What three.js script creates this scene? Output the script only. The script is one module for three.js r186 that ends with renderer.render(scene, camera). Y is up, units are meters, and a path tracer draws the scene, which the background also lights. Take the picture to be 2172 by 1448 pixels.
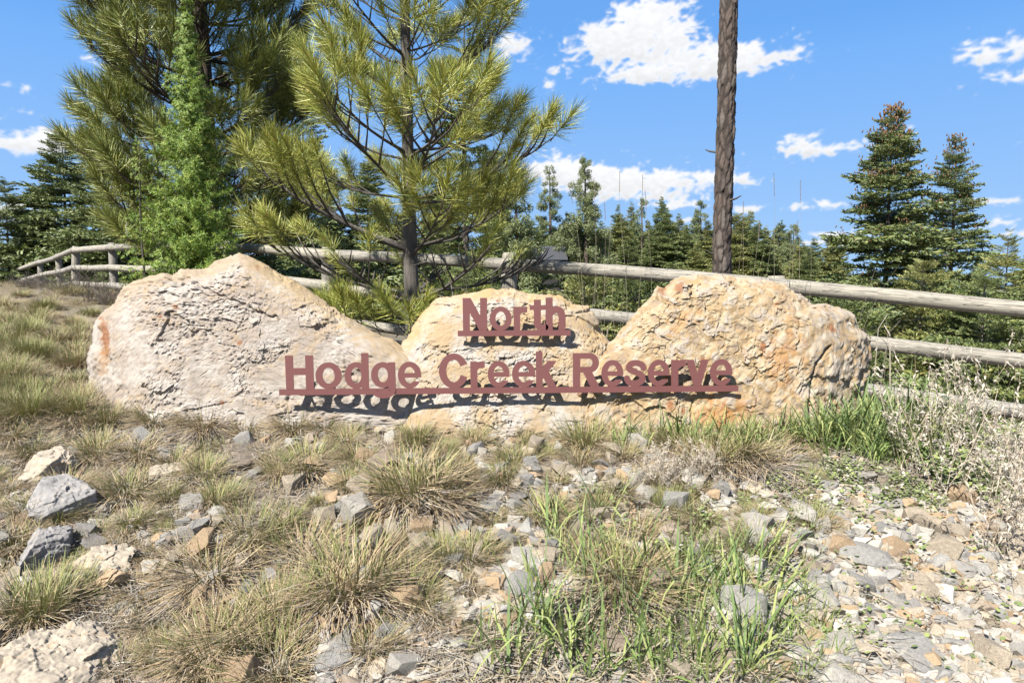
import * as THREE from 'three';
import { createNoise4D, createNoise3D, createNoise2D } from 'simplex-noise';
import { mergeGeometries } from 'three/addons/utils/BufferGeometryUtils.js';
import { ConvexGeometry } from 'three/addons/geometries/ConvexGeometry.js';

// ------------------------------------------------------------------ camera
const scene = new THREE.Scene();
const EYE = new THREE.Vector3(0, 1.5, 0), PITCH = 4.5 * Math.PI / 180;
const camera = new THREE.PerspectiveCamera(53.13, 1.5, 0.05, 9000);
camera.position.copy(EYE);
camera.rotation.x = -PITCH;

// ------------------------------------------------------------------ random, noise, pixel rays
function mulberry(a) { return () => { a = (a + 0x6d2b79f5) | 0; let t = Math.imul(a ^ (a >>> 15), 1 | a); t = (t + Math.imul(t ^ (t >>> 7), 61 | t)) ^ t; return ((t ^ (t >>> 14)) >>> 0) / 4294967296; }; }
const N3 = createNoise3D(mulberry(11)), N2 = createNoise2D(mulberry(12)), N4 = createNoise4D(mulberry(13));
const clamp = (x, a = 0, b = 1) => Math.min(b, Math.max(a, x));
const sstep = (a, b, x) => { const t = clamp((x - a) / (b - a)); return t * t * (3 - 2 * t); };
const lerp = (a, b, t) => a + (b - a) * t;
const fbm3 = (x, y, z, o = 4) => { let s = 0, a = 0.5; for (let i = 0; i < o; i++) { s += a * N3(x, y, z); x *= 2.03; y *= 2.03; z *= 2.03; a *= 0.5; } return s; };
const fbm2 = (x, y, o = 4) => { let s = 0, a = 0.5; for (let i = 0; i < o; i++) { s += a * N2(x, y); x = x * 2.03 + 7.1; y = y * 2.03 - 3.7; a *= 0.5; } return s; };
const V = (x, y, z) => new THREE.Vector3(x, y, z);
const FOC = 1448, CP = Math.cos(PITCH), SP = Math.sin(PITCH);
const ray = (u, v) => { const dx = (u - 1086) / FOC, dy = (724 - v) / FOC; return V(dx, dy * CP - SP, -(CP + dy * SP)); };
const at = (u, v, d) => { const r = ray(u, v); return r.multiplyScalar(d / -r.z).add(EYE); };

// ------------------------------------------------------------------ sky: clear spring blue with scattered small cumulus
{
  const W = 4096, H = 2048, data = new Float32Array(W * H * 4);
  // cloud banks: direction of their middle (as photographed), half width and half height in photo pixels, strength
  const banks = [
    [1300, 85, 75, 45, 1], [1370, 50, 90, 50, 1.1], [1330, 110, 100, 30, 0.9], [1440, 95, 60, 40, 0.8], [1480, 150, 170, 34, 1.1], [1560, 120, 80, 34, 1], [1350, 160, 55, 22, 0.8], [1420, 15, 40, 14, 0.6],
    [1090, 95, 62, 30, 1], [1175, 150, 42, 22, 0.62], [1165, 182, 30, 14, 0.5], [1180, 365, 90, 36, 1.1], [1265, 380, 110, 36, 1.2], [1390, 390, 150, 30, 1.1], [1540, 382, 80, 20, 0.9], [1320, 415, 140, 16, 0.8],
    [1440, 437, 70, 15, 0.9], [1470, 465, 50, 12, 0.8], [1580, 445, 42, 12, 0.9], [1690, 440, 50, 12, 0.9], [1757, 434, 34, 10, 0.8], [1740, 318, 95, 18, 0.9], [1690, 300, 50, 24, 0.65], [1700, 108, 30, 8, 0.4],
    [2130, 110, 80, 34, 0.85], [2060, 122, 40, 12, 0.6], [2100, 170, 36, 10, 0.7], [2160, 172, 26, 8, 0.6], [2100, 424, 52, 10, 0.8], [2140, 472, 60, 16, 0.9], [2150, 495, 50, 12, 0.7], [1940, 270, 26, 8, 0.6],
    [50, 308, 95, 24, 1.1], [140, 300, 60, 24, 1], [45, 440, 60, 26, 1], [70, 500, 40, 40, 0.7], [40, 186, 40, 10, 0.42], [45, 235, 34, 10, 0.35], [195, 130, 26, 9, 0.6], [195, 165, 30, 9, 0.5], [230, 145, 24, 16, 0.6],
    [1760, 495, 36, 8, 0.7], [1790, 508, 40, 12, 0.8], [1730, 515, 40, 8, 0.6], [1740, 540, 50, 10, 0.55], [1810, 520, 40, 10, 0.6], [1830, 480, 40, 10, 0.5], [1660, 480, 60, 8, 0.4], [600, 230, 60, 30, 0.6], [1020, 190, 40, 16, 0.6],
    [820, -60, 160, 40, 0.9], [2300, 300, 90, 30, 0.9], [-200, 180, 120, 40, 0.9], [2500, 120, 160, 50, 1], [-420, 380, 150, 40, 1], [1900, -160, 140, 50, 0.9], [300, -200, 170, 60, 0.9], [2420, 430, 120, 22, 0.9],
  ];
  const toSky = (u, v) => { const r = ray(u, v).normalize(); return [Math.atan2(r.x, -r.z), Math.asin(r.y)]; };
  const bl = banks.map(([u, v, a, b, s]) => { const [az, el] = toSky(u, v); return { az, el, ra: a * 0.9 / FOC, re: b * 0.88 / FOC, s }; });
  const rnd = mulberry(5);
  for (let i = 0; i < 90; i++) {            // the same sort of clouds all round, beside and behind the camera
    const az = 0.95 + rnd() * (2 * Math.PI - 1.9), el = 0.05 + Math.pow(rnd(), 1.6) * 1.1;
    for (let k = 0; k < 3; k++) bl.push({ az: ((az + (rnd() - 0.5) * 0.15 + Math.PI) % (2 * Math.PI)) - Math.PI, el: el + (rnd() - 0.5) * 0.04, ra: 0.03 + rnd() * 0.09, re: 0.012 + rnd() * 0.03, s: 0.7 + rnd() * 0.4 });
  }
  const hor = [0.44, 0.68, 1.0], mid = [0.17, 0.44, 0.96], top = [0.055, 0.16, 0.46];
  for (let y = 0; y < H; y++) {
    const el = ((y + 0.5) / H - 0.5) * Math.PI, ce = Math.cos(el), se = Math.sin(el);
    const t1 = Math.pow(clamp(el / 0.34), 0.8), t2 = Math.pow(clamp((el - 0.3) / 1.1), 0.8);
    const near = bl.filter((b) => Math.abs(b.el - el) < b.re * 2.6 + 0.02);
    for (let x = 0; x < W; x++) {
      const lon = ((x + 0.5) / W - 0.5) * 2 * Math.PI, dx = Math.cos(lon) * ce, dz = Math.sin(lon) * ce, az = Math.atan2(dx, -dz), o = (y * W + x) * 4;
      let c0 = lerp(lerp(hor[0], mid[0], t1), top[0], t2), c1 = lerp(lerp(hor[1], mid[1], t1), top[1], t2), c2 = lerp(lerp(hor[2], mid[2], t1), top[2], t2);
      if (el > 0 && near.length) {
        let f = 0, lift = 0, any = false;
        for (const b of near) {
          let da = az - b.az; if (da > Math.PI) da -= 2 * Math.PI; if (da < -Math.PI) da += 2 * Math.PI;
          const qx = da * ce / b.ra, qy = (el - b.el) / b.re, q = qx * qx + (qy < 0 ? qy * qy * 1.7 : qy * qy);
          if (q < 5) { any = true; const w = b.s * Math.exp(-q * 0.9); if (w > 0) { f = f + w * (1 - f * 0.45); lift += w * qy; } }
        }
        if (any && f > 0.04) {
          const n = fbm3(dx * 16 + 3, se * 34, dz * 16, 3), w2 = fbm3(dx * 55 + n * 0.8, se * 90 + n, dz * 55, 5), dens = f * 1.15 + n * 0.6 + w2 * 0.75 - 0.6;
          const a = Math.pow(sstep(-0.12, 0.55, dens), 1.3), low = clamp(0.5 - lift / (f + 0.2) * 0.9);
          const g = 1.03 - 0.2 * low * sstep(0.2, 0.7, dens) - 0.1 * w2;
          c0 = lerp(c0, g * 0.985, a); c1 = lerp(c1, g * 0.995, a); c2 = lerp(c2, g * 1.02, a);
        }
      }
      data[o] = c0 / 2.9; data[o + 1] = c1 / 2.9; data[o + 2] = c2 / 2.9; data[o + 3] = 1;
    }
  }
  const t = new THREE.DataTexture(data, W, H, THREE.RGBAFormat, THREE.FloatType);
  t.mapping = THREE.EquirectangularReflectionMapping; t.magFilter = THREE.LinearFilter; t.minFilter = THREE.LinearFilter; t.wrapS = THREE.RepeatWrapping; t.needsUpdate = true;
  scene.background = t; scene.environment = t;
}
// ------------------------------------------------------------------ sun and exposure
const SUN = V(-0.686, 1.288, 0.902).normalize();
const sun = new THREE.DirectionalLight(new THREE.Color(1, 0.955, 0.87), 5);
sun.name = 'sun'; sun.position.copy(SUN).multiplyScalar(60); sun.target.position.set(0, 0, -6); sun.position.add(sun.target.position);
sun.castShadow = true; sun.shadow.mapSize.set(4096, 4096);
Object.assign(sun.shadow.camera, { left: -25, right: 25, top: 25, bottom: -25, near: 1, far: 160 });
scene.add(sun, sun.target);
const renderer = new THREE.WebGLRenderer({ antialias: true });
renderer.toneMapping = THREE.LinearToneMapping; renderer.toneMappingExposure = 2.9; renderer.shadowMap.enabled = true;
console.log('sky done');

// ------------------------------------------------------------------ scene helpers
const taken = new Map();
function numbered(name) { const n = taken.get(name) ?? 0; taken.set(name, n + 1); return n ? name + '_' + String(n).padStart(3, '0') : name; }
function tag(o, label, category, group, kind) { if (label) o.userData.label = label; if (category) o.userData.category = category; if (group) o.userData.group = group; if (kind) o.userData.kind = kind; return o; }
function shade(o) { o.traverse((m) => { if (m.isMesh) { m.castShadow = true; m.receiveShadow = true; } }); return o; }
function thing(name, label, category, group) { const g = new THREE.Group(); g.name = numbered(name); tag(g, label, category, group); scene.add(g); return g; }
function part(parent, name, geo, mat, kind) { const m = new THREE.Mesh(geo, mat); m.name = name; if (kind) m.userData.kind = kind; parent.add(m); return shade(m); }
function top(name, geo, mat, label, category, group, kind) { const m = new THREE.Mesh(geo, mat); m.name = numbered(name); tag(m, label, category, group, kind); scene.add(m); return shade(m); }
function instanced(name, geo, mat, mats, colors) {
  const m = new THREE.InstancedMesh(geo, mat, mats.length); m.name = name;
  mats.forEach((q, i) => { m.setMatrixAt(i, q); if (colors) m.setColorAt(i, colors[i]); });
  m.instanceMatrix.needsUpdate = true; return shade(m);
}
const RGB = (r, g, b) => new THREE.Color().setRGB(r, g, b);
const ALBEDO = 0.45;      // all colours below are measured against a white of this reflectance
const std = (o) => { const m = new THREE.MeshStandardMaterial({ roughness: 0.9, metalness: 0, ...o }); m.color.multiplyScalar(ALBEDO); return m; };
// triangle soup with a colour for each vertex
class Soup {
  constructor() { this.p = []; this.c = []; }
  tri(a, b, c, ca, cb = ca, cc = ca) { this.p.push(a.x, a.y, a.z, b.x, b.y, b.z, c.x, c.y, c.z); this.c.push(...ca, ...cb, ...cc); }
  // a flat blade along points with widths, facing side s
  blade(pts, widths, side, col) {
    for (let i = 0; i + 1 < pts.length; i++) {
      const a = pts[i], b = pts[i + 1], wa = widths[i] / 2, wb = widths[i + 1] / 2;
      const a1 = a.clone().addScaledVector(side, wa), a2 = a.clone().addScaledVector(side, -wa), b1 = b.clone().addScaledVector(side, wb), b2 = b.clone().addScaledVector(side, -wb);
      this.tri(a2, a1, b1, col); if (wb > 1e-6) this.tri(a2, b1, b2, col);
    }
  }
  geo() {
    const g = new THREE.BufferGeometry();
    g.setAttribute('position', new THREE.Float32BufferAttribute(this.p, 3)); g.setAttribute('color', new THREE.Float32BufferAttribute(this.c, 3));
    g.computeVertexNormals(); return g;
  }
}
const vary = (c, rnd, k = 0.2) => { const f = 1 + (rnd() * 2 - 1) * k; return [c[0] * f * (1 + (rnd() - 0.5) * k * 0.5), c[1] * f, c[2] * f * (1 + (rnd() - 0.5) * k * 0.5)]; };
// round tube along points with a radius for each; uv = (turn, metres along)
function tube(pts, radii, sides = 8, wob = 0, seed = 0, caps = true) {
  const P = [], U = [], I = [], n = pts.length; let len = 0, ref = Math.abs(pts[n - 1].clone().sub(pts[0]).normalize().y) > 0.8 ? V(1, 0, 0) : V(0, 1, 0);
  for (let i = 0; i < n; i++) {
    if (i) len += pts[i].distanceTo(pts[i - 1]);
    const t = pts[Math.min(n - 1, i + 1)].clone().sub(pts[Math.max(0, i - 1)]).normalize(), b = t.clone().cross(ref).normalize(), m = b.clone().cross(t).normalize();
    for (let k = 0; k <= sides; k++) {
      const a = (k / sides) * Math.PI * 2, r = radii[i] * (1 + (wob ? wob * N3(Math.cos(a) * 1.2 + seed, Math.sin(a) * 1.2, len * 3 + seed) : 0));
      P.push(pts[i].x + (b.x * Math.cos(a) + m.x * Math.sin(a)) * r, pts[i].y + (b.y * Math.cos(a) + m.y * Math.sin(a)) * r, pts[i].z + (b.z * Math.cos(a) + m.z * Math.sin(a)) * r);
      U.push(k / sides, len);
      if (i + 1 < n && k < sides) { const q = i * (sides + 1) + k; I.push(q, q + 1, q + sides + 1, q + 1, q + sides + 2, q + sides + 1); }
    }
  }
  if (caps) for (const [i, f] of [[0, 1], [n - 1, -1]]) {
    const c = P.length / 3; P.push(pts[i].x, pts[i].y, pts[i].z); U.push(0.5, 0);
    for (let k = 0; k < sides; k++) { const q = i * (sides + 1) + k; f > 0 ? I.push(c, q + 1, q) : I.push(c, q, q + 1); }
  }
  const g = new THREE.BufferGeometry();
  g.setAttribute('position', new THREE.Float32BufferAttribute(P, 3)); g.setAttribute('uv', new THREE.Float32BufferAttribute(U, 2)); g.setIndex(I); g.computeVertexNormals();
  return g;
}
function texture(w, h, f, srgb = true) {
  const d = new Uint8Array(w * h * 4);
  for (let y = 0; y < h; y++) for (let x = 0; x < w; x++) { const c = f(x / w, y / h), o = (y * w + x) * 4; for (let k = 0; k < 3; k++) d[o + k] = clamp(c[k]) * 255; d[o + 3] = 255; }
  const t = new THREE.DataTexture(d, w, h); t.wrapS = t.wrapT = THREE.RepeatWrapping; t.magFilter = THREE.LinearFilter; t.minFilter = THREE.LinearMipmapLinearFilter; t.generateMipmaps = true;
  if (srgb) t.colorSpace = THREE.SRGBColorSpace; t.needsUpdate = true; return t;
}
// noise on a torus, so that the texture tiles
const tile = (u, v, f, s = 0) => { const a = u * 6.2832, b = v * 6.2832, k = f / 6.2832; return N4(Math.cos(a) * k + s, Math.sin(a) * k, Math.cos(b) * k - s, Math.sin(b) * k); };
const hash3 = (x, y, z, s) => { let h = Math.imul(x, 374761393) ^ Math.imul(y, 668265263) ^ Math.imul(z, 2147483647 - 61) ^ Math.imul(s + 1, 1274126177); h = Math.imul(h ^ (h >>> 13), 1274126177); h ^= h >>> 16; return (h >>> 0) / 4294967296; };
// broken-stone relief: each cell of a 3-D Voronoi pattern is a small tilted facet; returns [height, distance to the cell's edge, cell number]
function facets(x, y, z, s) {
  const ix = Math.floor(x), iy = Math.floor(y), iz = Math.floor(z); let d1 = 9, d2 = 9, bx = 0, by = 0, bz = 0, px = 0, py = 0, pz = 0;
  for (let i = -1; i < 2; i++) for (let j = -1; j < 2; j++) for (let k = -1; k < 2; k++) {
    const cx = ix + i, cy = iy + j, cz = iz + k, fx = cx + hash3(cx, cy, cz, s) - x, fy = cy + hash3(cx, cy, cz, s + 1) - y, fz = cz + hash3(cx, cy, cz, s + 2) - z, d = fx * fx + fy * fy + fz * fz;
    if (d < d1) { d2 = d1; d1 = d; bx = cx; by = cy; bz = cz; px = fx; py = fy; pz = fz; } else if (d < d2) d2 = d;
  }
  const id = hash3(bx, by, bz, s + 5);
  return [(id - 0.5) + (hash3(bx, by, bz, s + 6) - 0.5) * px * 1.6 + (hash3(bx, by, bz, s + 7) - 0.5) * py * 1.6 + (hash3(bx, by, bz, s + 8) - 0.5) * pz * 1.6, Math.sqrt(d2) - Math.sqrt(d1), id];
}

// ------------------------------------------------------------------ terrain
const knots = [];
const K = (u, v, d) => { const p = at(u, v, d); knots.push([p.x, p.z, p.y]); }, KX = (x, d, y) => knots.push([x, -d, EYE.y + y]);
K(0, 1448, 2.5); K(1086, 1448, 2.45); K(2172, 1448, 2.5); K(0, 1150, 3.3); K(1086, 1150, 3.3); K(2172, 1180, 3.25);
K(170, 885, 4.5); K(600, 905, 4.45); K(1100, 905, 4.5); K(1500, 930, 4.35); K(1850, 905, 4.55); K(2172, 930, 4.65); K(0, 850, 4.6);
K(0, 700, 7); K(0, 622, 10.2); K(60, 604, 11.3); K(150, 628, 9.6); K(200, 680, 7.2); K(230, 622, 12.4); K(-300, 640, 9); K(-300, 900, 4.2);
KX(-2.2, 8, -0.62); KX(0, 6.66, -0.78); KX(2.26, 5.75, -0.98); KX(3.9, 5.3, -1.1); KX(4.6, 4.9, -1.15); KX(-3.9, 9.4, -0.45); KX(-9.3, 14.5, -0.35); KX(-11.3, 16.7, -0.45); KX(-15, 21, -0.6);
KX(0, 10, -1.2); KX(5, 9, -2.0); KX(0, 22, -2.2); KX(11, 20, -3.6); KX(-9, 24, -1.0); KX(0, 45, -3.2); KX(30, 45, -5.5); KX(-35, 45, -2); KX(8, 5, -1.7);
KX(0, 0.2, -1.72); KX(-5, 0.2, -1.6); KX(5, 0.2, -1.75); KX(0, -5, -1.8); KX(-8, -5, -1.6); KX(8, -5, -1.85); KX(-9, 4, -0.7); KX(-14, 12, 0.1); KX(0, -40, -2.5); KX(-40, 0, 0.5); KX(40, 0, -4);
const tps = (() => {
  const n = knots.length, M = n + 3, A = Array.from({ length: M }, () => new Float64Array(M + 1)), U = (r2) => (r2 < 1e-9 ? 0 : r2 * Math.log(r2) * 0.5);
  for (let i = 0; i < n; i++) {
    for (let j = 0; j < n; j++) A[i][j] = U((knots[i][0] - knots[j][0]) ** 2 + (knots[i][1] - knots[j][1]) ** 2) + (i === j ? 0.02 : 0);
    A[i][n] = A[n][i] = 1; A[i][n + 1] = A[n + 1][i] = knots[i][0]; A[i][n + 2] = A[n + 2][i] = knots[i][1]; A[i][M] = knots[i][2];
  }
  for (let c = 0; c < M; c++) {
    let p = c; for (let r = c + 1; r < M; r++) if (Math.abs(A[r][c]) > Math.abs(A[p][c])) p = r;
    [A[c], A[p]] = [A[p], A[c]];
    for (let r = 0; r < M; r++) if (r !== c) { const f = A[r][c] / A[c][c]; if (f) for (let k = c; k <= M; k++) A[r][k] -= f * A[c][k]; }
  }
  const w = A.map((r, i) => r[M] / r[i]);
  return (x, z) => { let s = w[n] + w[n + 1] * x + w[n + 2] * z; for (let i = 0; i < n; i++) { const dx = x - knots[i][0], dz = z - knots[i][1]; s += w[i] * U(dx * dx + dz * dz); } return s; };
})();
const FAR_Y = EYE.y - 6;
function land(x, z) {
  const r = Math.hypot(x, z), t = sstep(28, 60, r);
  let y = t < 1 ? lerp(tps(x, z), FAR_Y + clamp(-x * 0.02, -1, 1.6), t) : FAR_Y + clamp(-x * 0.02, -1, 1.6);
  if (r < 30) y += (fbm2(x * 0.9, z * 0.9, 3) * 0.07 + fbm2(x * 4, z * 4, 3) * 0.022) * (1 - t);
  return y;
}
function groundAt(u, v) {
  const r = ray(u, v); r.divideScalar(-r.z);
  for (let d = 1.5; d < 30; d += 0.02) { const x = r.x * d, y = EYE.y + r.y * d; if (y < land(x, -d)) return V(x, land(x, -d), -d); }
  return null;
}
function slopeNormal(x, z) { const e = 0.08; return V(land(x - e, z) - land(x + e, z), 2 * e, land(x, z - e) - land(x, z + e)).normalize(); }
{
  const axis = (lo, hi, step) => { const a = []; for (let x = lo; x <= hi + 1e-6; x += step) a.push(x); let s = step, x = hi; while (x < 4000) { s *= 1.13; x += s; a.push(x); } s = step; x = lo; while (x > -4000) { s *= 1.13; x -= s; a.unshift(x); } return a; };
  const X = axis(-6, 6, 0.05), Z = axis(-9, -1, 0.045), P = new Float32Array(X.length * Z.length * 3), C = new Float32Array(P.length), U = new Float32Array(X.length * Z.length * 2), I = [];
  let o = 0;
  for (let j = 0; j < Z.length; j++) for (let i = 0; i < X.length; i++, o++) {
    const x = X[i], z = Z[j]; let y = land(x, z); const r = Math.hypot(x, z);
    if (r < 14) { const f = facets(x * 9, y * 9, z * 9, 3); y += f[0] * 0.018 + fbm2(x * 16, z * 16, 2) * 0.012; }
    P.set([x, y, z], o * 3); U.set([x / 1.3, z / 1.3], o * 2);
    const n = fbm2(x * 0.7 + 9, z * 0.7, 4), m = fbm2(x * 3, z * 3 + 5, 3);
    const dirt = [0.45 + n * 0.12 + m * 0.11, 0.39 + n * 0.11 + m * 0.1, 0.315 + n * 0.09 + m * 0.08], turf = [0.3 + m * 0.08, 0.26 + m * 0.07, 0.12], floor = [0.34 + m * 0.1, 0.28 + m * 0.08, 0.17];
    const hill = sstep(5.5, 7.5, -z) * sstep(1, -2, x), t = hill * sstep(-0.25, 0.2, n + m * 0.6), far = sstep(-0.3, 0.3, n + m) * sstep(5.6, 6.6, -z + x * 0.35);
    for (let k = 0; k < 3; k++) C[o * 3 + k] = lerp(lerp(dirt[k], lerp(turf[k], [0.42, 0.35, 0.19][k], 0.6), t), floor[k], far);
    if (i + 1 < X.length && j + 1 < Z.length) { const q = o, w = X.length; I.push(q, q + w, q + 1, q + 1, q + w, q + w + 1); }
  }
  const g = new THREE.BufferGeometry(); g.setAttribute('position', new THREE.BufferAttribute(P, 3)); g.setAttribute('color', new THREE.BufferAttribute(C, 3)); g.setAttribute('uv', new THREE.BufferAttribute(U, 2)); g.setIndex(I); g.computeVertexNormals();
  const soil = texture(1024, 1024, (u, v) => { const a = tile(u, v, 18) * 0.1 + tile(u, v, 60, 4) * 0.12 + tile(u, v, 170, 9) * 0.16, s = 0.84 + a; return [s, s * 0.985, s * 0.96]; });
  const rough = texture(1024, 1024, (u, v) => { const a = 0.5 + tile(u, v, 40, 2) * 0.25 + tile(u, v, 150, 7) * 0.25; return [a, a, a]; }, false);
  top('ground', g, std({ vertexColors: true, map: soil, bumpMap: rough, bumpScale: 0.012, roughness: 1 }), 'stony tan hillside soil climbing from the road to the log fence', 'ground', undefined, 'structure');
}
console.log('ground done');

// ------------------------------------------------------------------ the three sign boulders
function smoothPoly(poly, n, c) {      // distance from c to the outline in n directions
  const out = new Float32Array(n);
  for (let i = 0; i < n; i++) {
    const a = (i / n) * Math.PI * 2, dx = Math.cos(a), dy = Math.sin(a); let best = 0;
    for (let k = 0; k < poly.length; k++) {
      const [x1, y1] = poly[k], [x2, y2] = poly[(k + 1) % poly.length], ex = x2 - x1, ey = y2 - y1, det = dx * -ey + dy * ex; if (Math.abs(det) < 1e-9) continue;
      const t = ((x1 - c[0]) * -ey + (y1 - c[1]) * ex) / det, s = (dx * (y1 - c[1]) - dy * (x1 - c[0])) / det;
      if (t > 0 && s >= -1e-6 && s <= 1 + 1e-6) best = Math.max(best, t);
    }
    out[i] = best;
  }
  return out;
}
const segDist = (x, y, pts) => { let d = 1e9; for (let i = 0; i + 1 < pts.length; i++) { const [ax, ay] = pts[i], [bx, by] = pts[i + 1], ex = bx - ax, ey = by - ay, t = clamp(((x - ax) * ex + (y - ay) * ey) / (ex * ex + ey * ey)); d = Math.min(d, Math.hypot(x - ax - ex * t, y - ay - ey * t)); } return d; };
function boulder(name, label, o) {
  const NA = o.na ?? 620, MF = o.mf ?? 190, MB = 30, R = smoothPoly(o.outline, NA, o.c), P = [], C = [], I = [], rows = MF + MB + 1;
  for (let j = 0; j < rows; j++) {
    const front = j <= MF, q = front ? Math.pow(j / MF, 0.8) : 1 - (j - MF) / MB;
    for (let i = 0; i <= NA; i++) {
      const ii = i % NA, a = (ii / NA) * Math.PI * 2, r = R[ii] * q, u = o.c[0] + Math.cos(a) * r, v = o.c[1] + Math.sin(a) * r;
      const df = o.depth(u, v), edge = 0.2 * Math.pow(q, 11), d = front ? df + edge : df + 0.2 + o.thick * (1 - Math.pow(q, 2.2));
      const back = front ? u : lerp(o.c[0], u, 0.97 - 0.1 * (1 - q)), p = at(back, v, d);
      const phi = front ? Math.pow(q, 12) * Math.PI / 2 : Math.PI / 2 + (1 - q) * Math.PI / 2, dir = V(Math.cos(a) * Math.sin(phi), -Math.sin(a) * Math.sin(phi), Math.cos(phi));
      const { h, col } = o.surface(p, u, v, front ? q : 1);
      p.addScaledVector(dir, h);
      P.push(p.x, p.y, p.z); C.push(...col);
      if (j + 1 < rows && i < NA) { const k = j * (NA + 1) + i; I.push(k, k + NA + 1, k + 1, k + 1, k + NA + 1, k + NA + 2); }
    }
  }
  const g = new THREE.BufferGeometry(); g.setAttribute('position', new THREE.Float32BufferAttribute(P, 3)); g.setAttribute('color', new THREE.Float32BufferAttribute(C, 3)); g.setIndex(I); g.computeVertexNormals();
  return top(name, g, std({ vertexColors: true, roughness: 0.92 }), label, 'boulder', 'boulders carrying the sign');
}
const mixc = (a, b, t) => [lerp(a[0], b[0], t), lerp(a[1], b[1], t), lerp(a[2], b[2], t)];
function chipped(p, k, amp, seed) {      // stone broken into planes, chips and flakes; some areas smooth, some rough
  const wx = fbm3(p.x * 5, p.y * 5, p.z * 5 + seed, 2) * 0.05, rough = 0.35 + 0.95 * sstep(-0.35, 0.4, fbm3(p.x * 2.1 + seed * 3, p.y * 2.6, p.z * 2.1, 3));
  const big = facets(p.x * 2.3 + wx * 4, p.y * 2.9 + p.x * 0.6, p.z * 2.3, seed + 60), a = facets(p.x * k + wx * k, p.y * k * 1.4, p.z * k, seed), b = facets(p.x * k * 2.7 + a[0], p.y * k * 3.4, p.z * k * 2.7, seed + 20), c = facets(p.x * k * 6.5, p.y * k * 8 + b[0], p.z * k * 6.5, seed + 40);
  return { h: big[0] * amp * 1.15 + amp * rough * (a[0] * 0.8 + b[0] * 0.62 + c[0] * 0.4) + fbm3(p.x * 1.6 + seed, p.y * 1.6, p.z * 1.6, 2) * amp, a, b, c, big };
}
const cream = [0.455, 0.38, 0.315], pale = [0.55, 0.495, 0.44], grey = [0.34, 0.3, 0.26], ochre = [0.48, 0.335, 0.175], rust = [0.33, 0.125, 0.04], gold = [0.58, 0.38, 0.14], taupe = [0.36, 0.28, 0.21];
boulder('boulder', 'long cream white boulder with a peaked top and rust streak at its end', {
  outline: [[160, 945], [172, 880], [184, 830], [190, 795], [184, 765], [194, 720], [200, 680], [213, 663], [240, 640], [260, 605], [300, 590], [345, 579], [365, 584], [385, 570], [420, 573], [442, 567], [455, 554], [482, 545], [505, 535], [527, 541], [560, 558], [600, 581], [640, 605], [690, 640], [740, 673], [790, 703], [840, 724], [880, 750], [920, 777], [948, 804], [960, 830], [975, 865], [995, 960], [800, 985], [500, 985], [250, 975]],
  c: [520, 770], thick: 0.85, mf: 200,
  depth: (u, v) => 4.525 + (760 - v) / FOC * 1.2 + Math.abs(u - 520) / 9000 + sstep(330, 160, u) * 0.22,
  surface: (p, u, v, q) => {
    const k = chipped(p, 10, 0.0125, 1); let h = k.h;
    const crack = segDist(u + N2(u * 0.03, v * 0.03) * 5, v + N2(u * 0.05, 9) * 4, [[412, 600], [450, 618], [500, 640], [545, 660], [590, 675]]); h -= 0.028 * Math.exp(-((crack / 2.4) ** 2));
    h -= 0.016 * sstep(0, 40, v - (600 + (u - 412) * 0.42)) * sstep(395, 430, u) * sstep(640, 590, u);
    const ledge = segDist(u, v + N2(u * 0.04, 3) * 3, [[262, 603], [320, 598], [360, 594], [400, 588]]); h -= 0.02 * Math.exp(-((ledge / 2) ** 2));
    const n = fbm3(p.x * 3 + 4, p.y * 4, p.z * 3, 4), m = fbm3(p.x * 11, p.y * 16, p.z * 11, 4);
    let col = mixc(cream, pale, sstep(-0.3, 0.35, n + m * 0.8)); col = mixc(col, grey, sstep(0.25, 0.7, -m + (k.b[2] - 0.5) * 0.6) * 0.75); col = mixc(col, ochre, sstep(0.22, 0.5, m - n * 0.6 + k.b[2] * 0.2 - 0.1) * 0.45);
    const topEdge = sstep(0.86, 0.96, q + m * 0.1) * sstep(700, 600, v); col = mixc(col, ochre, topEdge * 0.55);
    const flank = sstep(60, 0, segDist(u, v, [[560, 558], [690, 640], [840, 724], [960, 830]]) + m * 40); col = mixc(col, [0.56, 0.4, 0.2], flank * 0.7);
    col = mixc(col, rust, sstep(13, 5, segDist(u, v * 0.4, [[222, 281], [224, 296]]) + m * 8) * 0.9); col = mixc(col, [0.45, 0.25, 0.1], sstep(12, 2, segDist(u, v, [[222, 740], [219, 790]]) + m * 9) * 0.6);
    for (const [a, b, r] of [[505, 727, 7], [373, 648, 9], [340, 672, 5], [545, 567, 7], [470, 855, 6], [213, 675, 8]]) col = mixc(col, rust, sstep(r, r * 0.3, Math.hypot(u - a, v - b) + m * 6) * 0.8);
    if (k.c[2] > 0.9) col = mixc(col, taupe, 0.4);
    return { h, col };
  },
});
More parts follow.
